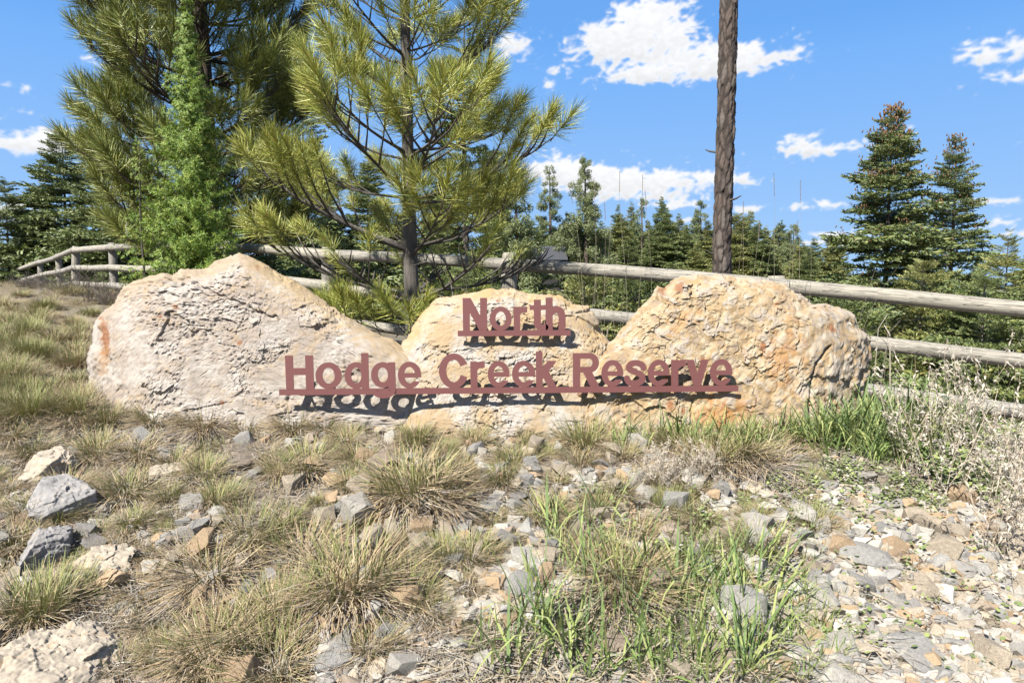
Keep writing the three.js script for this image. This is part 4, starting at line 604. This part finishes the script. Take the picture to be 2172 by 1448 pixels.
const hues = ['cream', 'cream', 'cream', 'cream', 'tan', 'tan', 'pale', 'pale', 'grey', 'brown', 'white', 'white', 'pale', 'grey', 'slate'], words = { cream: 'cream', tan: 'orange tan', pale: 'pale grey', grey: 'blue grey', brown: 'brownish', white: 'whitish', slate: 'dark slate grey' };
{
  const rnd = mulberry(1234); let n = special.length, tries = 0;
  while (n < 296 && tries++ < 9000) {
    const u = -30 + rnd() * 2230, v = 925 + Math.pow(rnd(), 0.8) * 540; if (rnd() > density(u, v)) continue; const p = groundAt(u, v); if (!p) continue; const W = (0.075 + Math.pow(rnd(), 1.8) * 0.12) * (u > 1500 && v > 1080 ? 1.15 : 0.95);
    if (placed.some(([x, z, r]) => Math.hypot(x - p.x, z - p.z) < (r + W * 0.5) * 0.82)) continue; const hue = hues[Math.floor(rnd() * hues.length)], q = stone(u, v, 0, hue, { p, W }), lab = (W > 0.1 ? 'fist sized ' : 'small ') + words[hue] + ' stone ' + near(p);
    tag(q, lab, 'stone', lab.replace('stone', 'stones')); n++;
  }
}
console.log('stones done');

// ------------------------------------------------------------------ bunchgrass tufts
const strawC = [[0.5, 0.38, 0.21], [0.42, 0.3, 0.16], [0.6, 0.48, 0.29], [0.34, 0.24, 0.13]], greyC = [[0.42, 0.36, 0.3], [0.5, 0.43, 0.36], [0.32, 0.26, 0.21]], greenC = [[0.27, 0.3, 0.08], [0.33, 0.34, 0.1], [0.2, 0.24, 0.065], [0.42, 0.38, 0.15]];
function tuft(seed, green, dead, n, rise = 1) {
  const rnd = mulberry(seed), s = new Soup(), wind = V(rnd() - 0.5, 0, rnd() - 0.5).multiplyScalar(0.9);
  for (let i = 0; i < n; i++) {
    const k = rnd(), isG = k < green, isD = !isG && rnd() < dead, a = rnd() * 6.2832, r = Math.sqrt(rnd()) * (0.075 + 0.03 * N2(Math.cos(a) + seed, Math.sin(a))), out = V(Math.cos(a), 0, Math.sin(a)).add(wind).add(V(rnd() - 0.5, 0, rnd() - 0.5).multiplyScalar(1.5)).normalize();
    const ang = isG ? 0.1 + rnd() * 0.85 : isD ? 0.8 + rnd() * 0.6 : 0.25 + rnd() * 1.0, L = (isG ? 0.08 + rnd() * 0.1 : 0.09 + rnd() * 0.09) * rise, droop = isG ? 0.25 : 0.75 + rnd() * 0.6, p0 = V(Math.cos(a) * r, -0.015, Math.sin(a) * r), pts = [p0]; let an = ang, p = p0;
    for (let q = 0; q < 2; q++) { const d = out.clone().multiplyScalar(Math.sin(an)).addScaledVector(Y, Math.cos(an)); p = p.clone().addScaledVector(d, L / 2); if (p.y < 0.004) p.y = 0.004 + rnd() * 0.01; pts.push(p); an += droop / 1.4 * (0.5 + rnd() * 0.8); }
    const w = 0.002 + rnd() * 0.0013, side = out.clone().cross(Y).normalize().add(V(rnd() - 0.5, rnd() - 0.5, rnd() - 0.5).multiplyScalar(0.8)).normalize(), set = isG ? greenC : isD ? greyC : strawC; s.blade(pts, [w, w, w * 0.3], side, vary(set[Math.floor(rnd() * set.length)], rnd, 0.18));
  }
  return s.geo();
}
const grassMat = leafMat({ roughness: 0.75, transmission: 0.25 });
const tuftKinds = { mixed: [tuft(1, 0.3, 0.25, 1150), tuft(2, 0.26, 0.3, 1150), tuft(3, 0.38, 0.2, 1150)], straw: [tuft(4, 0.08, 0.35, 1150), tuft(5, 0.13, 0.3, 1150), tuft(6, 0.16, 0.2, 1150)], green: [tuft(7, 0.55, 0.15, 1150, 1.05), tuft(8, 0.5, 0.15, 1150)], dead: [tuft(9, 0.03, 0.85, 950), tuft(10, 0.06, 0.75, 380)] };
const kindWords = { mixed: 'green tipped bunchgrass tuft', straw: 'dry straw coloured tuft', green: 'fresh green bunchgrass tuft', dead: 'grey dead bunchgrass tuft' };
const tuftsAt = [];
function addTuft(u, v, w, kind, where, rnd) {
  const p = groundAt(u, v); if (!p) return; const W = (w * -p.z) / FOC / 0.3, gs = tuftKinds[kind], m = new THREE.Mesh(gs[Math.floor(rnd() * gs.length)], grassMat), up = slopeNormal(p.x, p.z).lerp(Y, 0.5).normalize(); m.quaternion.setFromUnitVectors(Y, up); m.rotateY(rnd() * 6.28); m.position.copy(p); m.position.y -= 0.01; m.scale.set(W, W * (0.8 + rnd() * 0.25), W); m.name = numbered('grass_tuft');
  const lab = (w > 180 ? 'large ' : w < 95 ? 'small ' : '') + kindWords[kind] + ' ' + (where.includes('bank') ? where : near(p)); tag(m, lab, 'grass tuft', lab); scene.add(shade(m)); tuftsAt.push([p.x, p.z, W * 0.14]);
}
{
  const rnd = mulberry(4321), F = 'along the foot of the sign boulders', S = 'on the stony slope';
  const list = [[225, 900, 120, 'mixed', F], [320, 895, 110, 'mixed', F], [290, 970, 130, 'straw', S], [205, 965, 130, 'mixed', S], [430, 908, 120, 'straw', F], [380, 900, 80, 'mixed', F], [70, 965, 110, 'mixed', S], [25, 930, 100, 'straw', S], [520, 918, 90, 'straw', F], [620, 912, 120, 'straw', F], [690, 915, 90, 'mixed', F], [760, 918, 90, 'mixed', F], [880, 925, 100, 'mixed', F], [1015, 905, 150, 'green', F], [1070, 890, 70, 'straw', F], [560, 962, 100, 'dead', S], [650, 1000, 160, 'mixed', S], [590, 1000, 110, 'straw', S], [735, 945, 100, 'straw', S], [885, 945, 120, 'mixed', S], [950, 955, 70, 'green', S], [870, 1050, 240, 'mixed', S], [930, 1060, 190, 'straw', S], [1090, 985, 130, 'mixed', S], [1240, 945, 150, 'mixed', F], [1330, 912, 130, 'mixed', F], [1230, 985, 120, 'straw', S], [1060, 1020, 110, 'green', S], [1160, 1100, 140, 'mixed', S], [1320, 970, 120, 'straw', S], [1430, 950, 120, 'mixed', F], [1560, 970, 190, 'mixed', F], [1500, 995, 170, 'straw', S], [1610, 985, 180, 'dead', S], [430, 1010, 130, 'mixed', S], [465, 1070, 140, 'mixed', S], [265, 1050, 150, 'mixed', S], [350, 1135, 60, 'green', S], [200, 1140, 100, 'mixed', S], [60, 1085, 120, 'mixed', S], [30, 1160, 150, 'straw', S], [440, 1230, 230, 'straw', S], [540, 1150, 180, 'mixed', S], [600, 1120, 120, 'green', S], [650, 1190, 200, 'straw', S], [760, 1250, 300, 'straw', S], [690, 1270, 220, 'straw', S], [860, 1270, 200, 'mixed', S], [600, 1310, 250, 'mixed', S], [520, 1350, 230, 'straw', S], [450, 1400, 260, 'straw', S], [580, 1430, 230, 'mixed', S], [90, 1300, 230, 'green', S], [160, 1270, 150, 'mixed', S], [30, 1310, 170, 'mixed', S], [1000, 1190, 170, 'mixed', S], [930, 1180, 130, 'green', S], [930, 1310, 130, 'mixed', S], [1330, 1260, 260, 'straw', S], [1290, 1220, 180, 'mixed', S], [765, 1130, 90, 'green', S], [840, 1150, 90, 'straw', S], [330, 1330, 150, 'straw', S], [400, 1170, 120, 'dead', S], [520, 1090, 130, 'dead', S], [1420, 1080, 110, 'green', S], [1180, 1030, 100, 'straw', S], [170, 1200, 90, 'green', S], [260, 1420, 130, 'straw', S], [350, 1410, 150, 'mixed', S], [680, 960, 90, 'dead', S], [480, 960, 90, 'dead', S], [820, 985, 90, 'dead', S], [980, 1010, 100, 'straw', S], [1120, 945, 70, 'mixed', F], [1170, 930, 60, 'straw', F]];
  for (const a of list) addTuft(...a, rnd);
  let n = 0, t = 0; while (n < 150 && t++ < 9000) { const u = -30 + rnd() * 1750, v = 930 + rnd() * 520; if (u > 1050 && v > 1180) continue; const p = groundAt(u, v); if (!p || tuftsAt.some(([x, z, r]) => Math.hypot(x - p.x, z - p.z) < r + 0.05)) continue; addTuft(u, v, 60 + rnd() * 70 * (v / 1000), ['straw', 'mixed', 'dead', 'straw', 'mixed'][n % 5], S, rnd); n++; }
  n = 0; while (n < 88) { const u = -30 + rnd() * 250, v = 606 + Math.pow(rnd(), 0.8) * 300; if (u > 175 && v > 690) continue; const p = groundAt(u, v); if (!p || -p.z > 13) continue; addTuft(u, v, clamp(1448 * (0.26 + rnd() * 0.16) / -p.z, 24, 120), ['straw', 'mixed', 'straw', 'green'][n % 4], 'on the grassy bank beside the peaked boulder', rnd); n++; }
}
// smaller rubble and gravel, past counting
{
  const rnd = mulberry(777), g = new THREE.Group(); g.name = 'gravel'; tag(g, 'loose gravel and small broken rubble covering the slope', 'gravel', undefined, 'stuff'); scene.add(g); const sets = Array.from({ length: 6 }, () => [[], []]);
  let n = 0; while (n < 6000) {
    const u = -60 + rnd() * 2300, v = 890 + rnd() * 600; const dn = density(u, v); if (rnd() > 0.1 + dn * dn * 0.9) continue; const p = groundAt(u, v); if (!p || tuftsAt.some(([x, z, r]) => Math.hypot(x - p.x, z - p.z) < r * 0.85)) continue; n++;
    const W = 0.022 + Math.pow(rnd(), 1.5) * 0.088 * (0.25 + dn * 0.85), s = sets[Math.floor(rnd() * 6)], q = new THREE.Quaternion().setFromEuler(new THREE.Euler((rnd() - 0.5) * 0.9, rnd() * 6.28, (rnd() - 0.5) * 0.9)); p.y += W * 0.2;
    s[0].push(new THREE.Matrix4().compose(p, q, V(W, W * (1 + rnd() * 0.6), W * (0.9 + rnd() * 0.5)))); const c = stoneHue[hues[Math.floor(rnd() * hues.length)]], f = 1.1 + rnd() * 0.3; s[1].push(RGB(c[0] * f, c[1] * f, c[2] * f));
  }
  const mat = std({ color: 0xffffff, map: stoneMap, roughness: 0.95 }); sets.forEach(([m, c], i) => { const k = instanced('gravel_stones', rubbles[i * 3], mat, m, c); k.userData.kind = 'stuff'; g.add(k); });
}
// short turf on the bank towards the fence
{
  const rnd = mulberry(55), g = new THREE.Group(); g.name = 'bank_grass'; tag(g, 'short tan and green grass covering the bank below the log fence', 'grass', undefined, 'stuff'); scene.add(g); const m = [[], [], []]; let n = 0;
  while (n < 700) { const x = -12 + rnd() * 11.5, z = -4.6 - rnd() * 9; if (x > -2.6 && z > -5.6) continue; const y = land(x, z); m[n % 3].push(new THREE.Matrix4().compose(V(x, y - 0.01, z), new THREE.Quaternion().setFromAxisAngle(Y, rnd() * 6.28), V(1, 1, 1).multiplyScalar(0.5 + rnd() * 0.6))); n++; }
  [tuft(21, 0.16, 0.2, 130), tuft(22, 0.1, 0.3, 130), tuft(23, 0.34, 0.2, 130)].forEach((q, i) => { const k = instanced('grass_blades', q, grassMat, m[i]); k.userData.kind = 'stuff'; g.add(k); });
}
// ------------------------------------------------------------------ broad green grass, straw litter, weeds, ground cover
const fresh = [[0.2, 0.31, 0.055], [0.26, 0.36, 0.07], [0.15, 0.25, 0.045], [0.36, 0.41, 0.12]];
function broadClump(seed, n, len, w) {
  const rnd = mulberry(seed), s = new Soup();
  for (let i = 0; i < n; i++) {
    const a = rnd() * 6.28, out = V(Math.cos(a), 0, Math.sin(a)), L = len * (0.55 + rnd() * 0.6), p0 = V((rnd() - 0.5) * 0.07, -0.02, (rnd() - 0.5) * 0.07), pts = [p0]; let an = 0.05 + rnd() * 0.4, p = p0; const W = w * (0.6 + rnd() * 0.6), bend = rnd() < 0.25 ? 0.5 : 0.12;
    for (let q = 0; q < 5; q++) { p = p.clone().addScaledVector(out.clone().multiplyScalar(Math.sin(an)).addScaledVector(Y, Math.cos(an)), L / 5); pts.push(p); an += bend * (0.5 + rnd()); }
    const side = out.clone().cross(Y).add(V(rnd() - 0.5, 0, rnd() - 0.5).multiplyScalar(1.2)).normalize(); s.blade(pts, [W * 0.5, W * 0.9, W, W * 0.85, W * 0.5, 0], side, vary(fresh[Math.floor(rnd() * 4)], rnd, 0.15));
  }
  return s.geo();
}
const freshMat = leafMat({ roughness: 0.75, transmission: 0.35 }), broad = [broadClump(1, 6, 0.32, 0.0095), broadClump(2, 8, 0.26, 0.008), broadClump(3, 5, 0.42, 0.011)], fineGreen = [broadClump(4, 16, 0.15, 0.004), broadClump(5, 14, 0.13, 0.0035)];
function scatter(name, label, category, geos, mat, n, seed, where, size = [0.7, 1.2], lean = 0.15, childName = 'blades') {
  const rnd = mulberry(seed), g = new THREE.Group(); g.name = numbered(name); tag(g, label, category, undefined, 'stuff'); scene.add(g); const m = geos.map(() => []); let k = 0, tries = 0;
  while (k < n && tries++ < n * 40) { const [u, v, sc = 1] = where(rnd); const p = groundAt(u, v); if (!p) continue; const q = new THREE.Quaternion().setFromEuler(new THREE.Euler((rnd() - 0.5) * 2 * lean, rnd() * 6.28, (rnd() - 0.5) * 2 * lean)); m[Math.floor(rnd() * geos.length)].push(new THREE.Matrix4().compose(p, q, V(1, 1, 1).multiplyScalar(sc * lerp(size[0], size[1], rnd())))); k++; }
  geos.forEach((q, i) => { if (m[i].length) { const c = instanced(childName, q, mat, m[i]); c.userData.kind = 'stuff'; g.add(c); } }); return g;
}
const inside = (x, y, p) => { let r = false; for (let i = 0, j = p.length - 1; i < p.length; j = i++) if ((p[i][1] > y) !== (p[j][1] > y) && x < ((p[j][0] - p[i][0]) * (y - p[i][1])) / (p[j][1] - p[i][1]) + p[i][0]) r = !r; return r; };
const patch = (poly, soft = 0.03) => { const xs = poly.map((p) => p[0]), ys = poly.map((p) => p[1]), x0 = Math.min(...xs), x1 = Math.max(...xs), y0 = Math.min(...ys), y1 = Math.max(...ys); return (rnd) => { for (let k = 0; k < 60; k++) { const u = lerp(x0, x1, rnd()), v = lerp(y0, y1, rnd()); if (inside(u, v, poly) && fbm2(u * 0.012, v * 0.016, 3) > -0.22 + soft) return [u, v]; } return [poly[0][0], poly[0][1]]; }; };
scatter('green_grass', 'broad bladed fresh green grass at the foot of the slope', 'grass', broad, freshMat, 150, 71, patch([[900, 1470], [1020, 1400], [1090, 1330], [1130, 1200], [1180, 1120], [1330, 1110], [1480, 1180], [1560, 1180], [1700, 1230], [1720, 1330], [1650, 1470]]));
scatter('green_grass', 'thick low green grass beside the stone scatter', 'grass', fineGreen, freshMat, 230, 72, patch([[1380, 1250], [1470, 1150], [1600, 1130], [1740, 1190], [1720, 1260], [1800, 1400], [1720, 1480], [1360, 1480]], -0.1), [0.7, 1.3], 0.4);
scatter('green_grass', 'green grass growing at the foot of the ochre boulder', 'grass', broad, freshMat, 150, 73, patch([[1290, 930], [1500, 935], [1640, 930], [1820, 920], [1830, 945], [1700, 960], [1480, 955], [1300, 955]], -0.3), [0.55, 0.95]);
scatter('green_grass', 'tall green grass past the end of the ochre boulder', 'grass', broad, freshMat, 240, 74, patch([[1810, 905], [1860, 880], [1960, 890], [2060, 900], [2060, 960], [1900, 990], [1760, 975], [1700, 950]], -0.3), [0.75, 1.25]);
scatter('green_grass', 'green grass between the tan and ochre boulders', 'grass', broad, freshMat, 26, 75, (r) => [1160 + r() * 40, 905 + r() * 12, 0.7]);
scatter('green_grass', 'scattered thin green shoots across the stony slope', 'grass', fineGreen, freshMat, 260, 76, (r) => [1050 + r() * 1140, 1000 + r() * 460, 0.6], [0.5, 1.1], 0.4);
{
  const back = (u, d) => foot(u, d), rnd = mulberry(81), m = [[], [], []]; for (let i = 0; i < 130; i++) { const p = back(i % 2 ? 1215 + rnd() * 150 : 1020 + rnd() * 120, 5.35 + rnd() * 0.9); m[i % 3].push(new THREE.Matrix4().compose(p, new THREE.Quaternion().setFromAxisAngle(Y, rnd() * 6.28), V(1, 1, 1).multiplyScalar(0.9 + rnd() * 0.6))); }
  const g = new THREE.Group(); g.name = numbered('green_grass'); tag(g, 'green grass behind the tan boulder, below the log fence', 'grass', undefined, 'stuff'); scene.add(g); broad.forEach((q, i) => { const c = instanced('blades', q, freshMat, m[i]); c.userData.kind = 'stuff'; g.add(c); });
}
function litterGeo(seed, n, len, w, cols) { const rnd = mulberry(seed), s = new Soup(); for (let i = 0; i < n; i++) { const a = rnd() * 6.28, L = len * (0.4 + rnd() * 0.8), p0 = V((rnd() - 0.5) * 0.12, 0.004 + rnd() * 0.02, (rnd() - 0.5) * 0.12), pts = [p0]; let p = p0, an = a; for (let q = 0; q < 4; q++) { p = p.clone().add(V(Math.cos(an) * L / 4, (rnd() - 0.42) * 0.02, Math.sin(an) * L / 4)); if (p.y < 0.004) p.y = 0.004; pts.push(p); an += (rnd() - 0.5) * 1.1; } s.blade(pts, [w, w, w, w * 0.8, w * 0.3], V(-Math.sin(a), (rnd() - 0.5) * 1.4, Math.cos(a)).normalize(), vary(cols[Math.floor(rnd() * cols.length)], rnd, 0.2)); } return s.geo(); }
const litC = [[0.48, 0.43, 0.36], [0.56, 0.5, 0.43], [0.38, 0.32, 0.26], [0.5, 0.4, 0.27]], litter = [litterGeo(1, 14, 0.2, 0.006, litC), litterGeo(2, 18, 0.14, 0.0035, litC), litterGeo(3, 20, 0.12, 0.0025, litC)];
scatter('straw_litter', 'dead grey straw lying across the foot of the slope', 'litter', litter, grassMat, 900, 85, patch([[860, 1480], [940, 1390], [1100, 1330], [1250, 1200], [1450, 1280], [1650, 1280], [1700, 1480]], -0.2), [0.7, 1.3], 0.1);
scatter('straw_litter', 'fine dead straw strewn between stones and tufts', 'litter', litter.slice(1), grassMat, 2300, 86, (r) => [-40 + r() * 2260, 890 + r() * 580], [0.6, 1.2], 0.15);
function weed(seed, H) {
  const rnd = mulberry(seed), s = new Soup(), col = () => vary([[0.6, 0.5, 0.38], [0.68, 0.58, 0.45], [0.48, 0.38, 0.28]][Math.floor(rnd() * 3)], rnd, 0.15);
  const stem = (p, d, L, w, dep) => { const c = col(); let q = p, dir = d.clone(); for (let k = 0; k < 5; k++) { const e = q.clone().addScaledVector(dir, L / 5); s.blade([q, e], [w, w * 0.85], V(rnd() - 0.5, 0, rnd() - 0.5).normalize(), c); s.blade([q, e], [w, w * 0.85], V(0, 0, 1).cross(dir).normalize(), c); if (dep < 2 && k > 0 && rnd() < 0.5) stem(e, dir.clone().add(V(rnd() - 0.5, rnd() * 0.5 - 0.1, rnd() - 0.5).multiplyScalar(1.3)).normalize(), L * (0.3 + rnd() * 0.25), w * 0.65, dep + 1); for (let z = 0; z < 2; z++) if (rnd() < 0.5) { const b = q.clone().lerp(e, rnd()), o = V(rnd() - 0.5, rnd() - 0.6, rnd() - 0.5).normalize(); s.blade([b, b.clone().addScaledVector(o, 0.012), b.clone().addScaledVector(o, 0.024).add(V(0, -0.008, 0))], [0.003, 0.009, 0.002], V(rnd() - 0.5, rnd() - 0.5, rnd() - 0.5).normalize(), vary([0.62, 0.55, 0.45], rnd, 0.15)); } dir.add(V(rnd() - 0.5, rnd() * 0.2 - 0.1, rnd() - 0.5).multiplyScalar(0.22)).normalize(); q = e; } };
  for (let k = 0; k < 3; k++) stem(V((rnd() - 0.5) * 0.06, -0.02, (rnd() - 0.5) * 0.06), V(rnd() - 0.5, 1.2, rnd() - 0.5).normalize(), H * (0.7 + rnd() * 0.5), 0.0036, 0); return s.geo();
}
const weeds = [weed(1, 0.42), weed(2, 0.36), weed(3, 0.5)];
scatter('dry_weeds', 'tangle of dry grey weed stems past the end of the ochre boulder', 'weeds', weeds, grassMat, 34, 88, patch([[1850, 930], [1960, 905], [2240, 915], [2240, 1180], [2120, 1170], [2000, 1080], [1900, 1000]], -0.4), [0.6, 1.25], 0.35, 'stems');
scatter('dry_weeds', 'long slanting dry stems over the stone scatter', 'weeds', [weeds[2]], grassMat, 14, 89, patch([[2040, 1100], [2240, 1040], [2260, 1330], [2140, 1290]], -0.4), [0.8, 1.2], 0.7, 'stems');
scatter('dry_weeds', 'grey brittle stems below the ochre boulder foot', 'weeds', [weeds[1]], grassMat, 24, 90, (r) => [1350 + r() * 200, 1010 + r() * 50], [0.35, 0.55], 0.5, 'stems');
function leafy(seed) { const rnd = mulberry(seed), s = new Soup(); for (let i = 0; i < 22; i++) { const c = V((rnd() - 0.5) * 0.13, 0.015 + rnd() * 0.06, (rnd() - 0.5) * 0.13), a = rnd() * 6.28, d = V(Math.cos(a), 0.2 + rnd() * 0.5, Math.sin(a)).normalize(), side = d.clone().cross(Y).normalize().addScaledVector(Y, (rnd() - 0.5) * 0.6).normalize(), L = 0.018 + rnd() * 0.014, w = L * 0.8; s.blade([c, c.clone().addScaledVector(d, L * 0.35), c.clone().addScaledVector(d, L * 0.75), c.clone().addScaledVector(d, L)], [0.002, w, w * 0.8, 0], side, i % 5 ? vary([[0.27, 0.35, 0.09], [0.33, 0.4, 0.11], [0.2, 0.28, 0.07]][i % 3], rnd, 0.15) : vary([0.62, 0.56, 0.48], rnd, 0.12)); } return s.geo(); }
const leaves = [leafy(1), leafy(2)];
scatter('ground_cover', 'mat of small round green leaves below the dry weeds', 'ground cover', leaves, freshMat, 300, 92, patch([[1590, 1010], [1760, 985], [1920, 1010], [2010, 1080], [1990, 1120], [1800, 1115], [1700, 1080]], 0.1), [0.4, 0.75], 0.3, 'leaves');
scatter('ground_cover', 'green leaves growing among the dry weeds and fence foot', 'ground cover', leaves, freshMat, 330, 93, patch([[1900, 920], [2240, 930], [2240, 1120], [2000, 1060]], -0.1), [0.8, 1.4], 0.3, 'leaves');
scatter('ground_cover', 'small leafy seedlings between the loose stones', 'ground cover', leaves, freshMat, 260, 94, (r) => [1250 + r() * 930, 1040 + r() * 400], [0.4, 0.9], 0.3, 'leaves');
// tall dry grass clumps behind the boulders
function stalks(label, spots, d, curls, seed) {
  const rnd = mulberry(seed), u0 = spots[0][0], b = foot(u0, d), o = thing('dry_grass_clump', label, 'dry grass'); o.position.copy(b);
  for (const [u, vTop, bend = 0] of spots) {
    const p0 = foot(u + (rnd() - 0.5) * 14, d + (rnd() - 0.5) * 0.15).sub(b), e = at(u + bend, vTop, d).sub(b), pts = []; for (let k = 0; k <= 10; k++) { const t = k / 10, q = p0.clone().lerp(e, t); q.x += Math.sin(t * 3.1 + u) * 0.05 * t + Math.sin(t * 7 + u * 2) * 0.012 - Math.sign(bend) * Math.sin(t * 3.14) * Math.abs(bend) * 0.0006; pts.push(q); }
    const s = new Soup(), c = vary([0.42, 0.36, 0.27], rnd, 0.12); s.blade(pts, pts.map((_, k) => lerp(0.0036, 0.0012, k / 10)), V(1, 0, 0), c); s.blade(pts, pts.map((_, k) => lerp(0.0036, 0.0012, k / 10)), V(0, 0, 1), c);
    if (vTop < 480) for (let k = 0; k < 16; k++) { const q = pts[9].clone().lerp(pts[10], k / 16 + 0.05), dd = V((rnd() - 0.5) * 0.5, 1, (rnd() - 0.5) * 0.5).normalize(); s.blade([q, q.clone().addScaledVector(dd, 0.016)], [0.005, 0.002], V(1, 0, 0), [0.22, 0.17, 0.13]); }
    part(o, 'stalk', s.geo(), grassMat);
  }
  for (let i = 0; i < curls; i++) { const [u] = spots[i % spots.length], q = foot(u + (rnd() - 0.5) * 60, d + (rnd() - 0.5) * 0.25).sub(b), s = new Soup(), L = 0.5 + rnd() * 0.75, a = rnd() * 6.28, pts = [q]; let p = q, an = 0.05 + rnd() * 0.2; for (let k = 0; k < 8; k++) { p = p.clone().add(V(Math.cos(a) * Math.sin(an), Math.cos(an), Math.sin(a) * Math.sin(an)).multiplyScalar(L / 8)); pts.push(p); if (k > 3) an += 0.25 + rnd() * 0.7; } s.blade(pts, [0.006, 0.007, 0.008, 0.008, 0.008, 0.007, 0.006, 0.004, 0.001], V(-Math.sin(a), 0.3, Math.cos(a)).normalize(), vary([0.52, 0.46, 0.37], rnd, 0.12)); part(o, 'dry_blade', s.geo(), grassMat); }
}
stalks('clump of tall dry grass stalks above the gap between tan and ochre boulders', [[1255, 500], [1268, 470, 20], [1282, 430], [1240, 520], [1300, 520, 30], [1278, 560], [1262, 380, -10], [1328, 365], [1350, 372, 6], [1384, 405], [1310, 540], [1255, 390, -60]], 5.7, 16, 1);
stalks('clump of tall dry grass with curled blades above the ochre boulder', [[1640, 370], [1690, 385, 4], [1600, 470], [1665, 480, 10], [1625, 500], [1605, 540, 20], [1680, 470, 25], [1575, 430, -10], [1710, 520, 20], [1570, 480]], 5.35, 30, 2);
stalks('few thin straw stalks beside the young pine', [[985, 350, 10], [1000, 600], [1035, 545], [995, 540], [1090, 520, 40]], 5.6, 4, 3);
stalks('long leaning straw stems rising from the ochre boulder end', [[1800, 560, 110], [1790, 570, 60], [1860, 700, 120], [1880, 640, 10], [1895, 690, 14]], 5.2, 8, 4);
// leafless grey shrubs by the fence foot
function twigShrub(label, u, v, w, h, seed) {
  const p = groundAt(u, v), rnd = mulberry(seed), o = thing('dry_shrub', label, 'shrub'); o.position.copy(p); const W = (w * -p.z) / FOC / 2, Hh = (h * -p.z) / FOC, s = new Soup();
  for (let i = 0; i < 260; i++) { const a = rnd() * 6.28; let q = V((rnd() - 0.5) * W * 1.6, -0.03, (rnd() - 0.5) * 0.5), d = V(Math.cos(a) * 0.7, 0.6 + rnd() * 0.7, Math.sin(a) * 0.5).normalize(); const L = Hh * (0.5 + rnd() * 0.7), c = vary([0.33, 0.28, 0.24], rnd, 0.25); for (let k = 0; k < 5; k++) { const e = q.clone().addScaledVector(d, L / 5); s.blade([q, e], [0.007, 0.006], V(rnd() - 0.5, 0, 1).normalize(), c); d.add(V(rnd() - 0.5, rnd() * 0.3 - 0.25, rnd() - 0.5).multiplyScalar(0.6)).normalize(); q = e; } }
  part(o, 'twigs', s.geo(), grassMat, 'stuff');
}
twigShrub('low leafless grey shrub at the foot of the leaning fence post', 165, 622, 130, 62, 1); twigShrub('wide leafless grey shrub between bank and peaked boulder', 225, 645, 90, 50, 2); twigShrub('small leafless grey shrub where the rails meet the bank', 70, 606, 70, 30, 3);
console.log('plants done');
renderer.render(scene, camera);
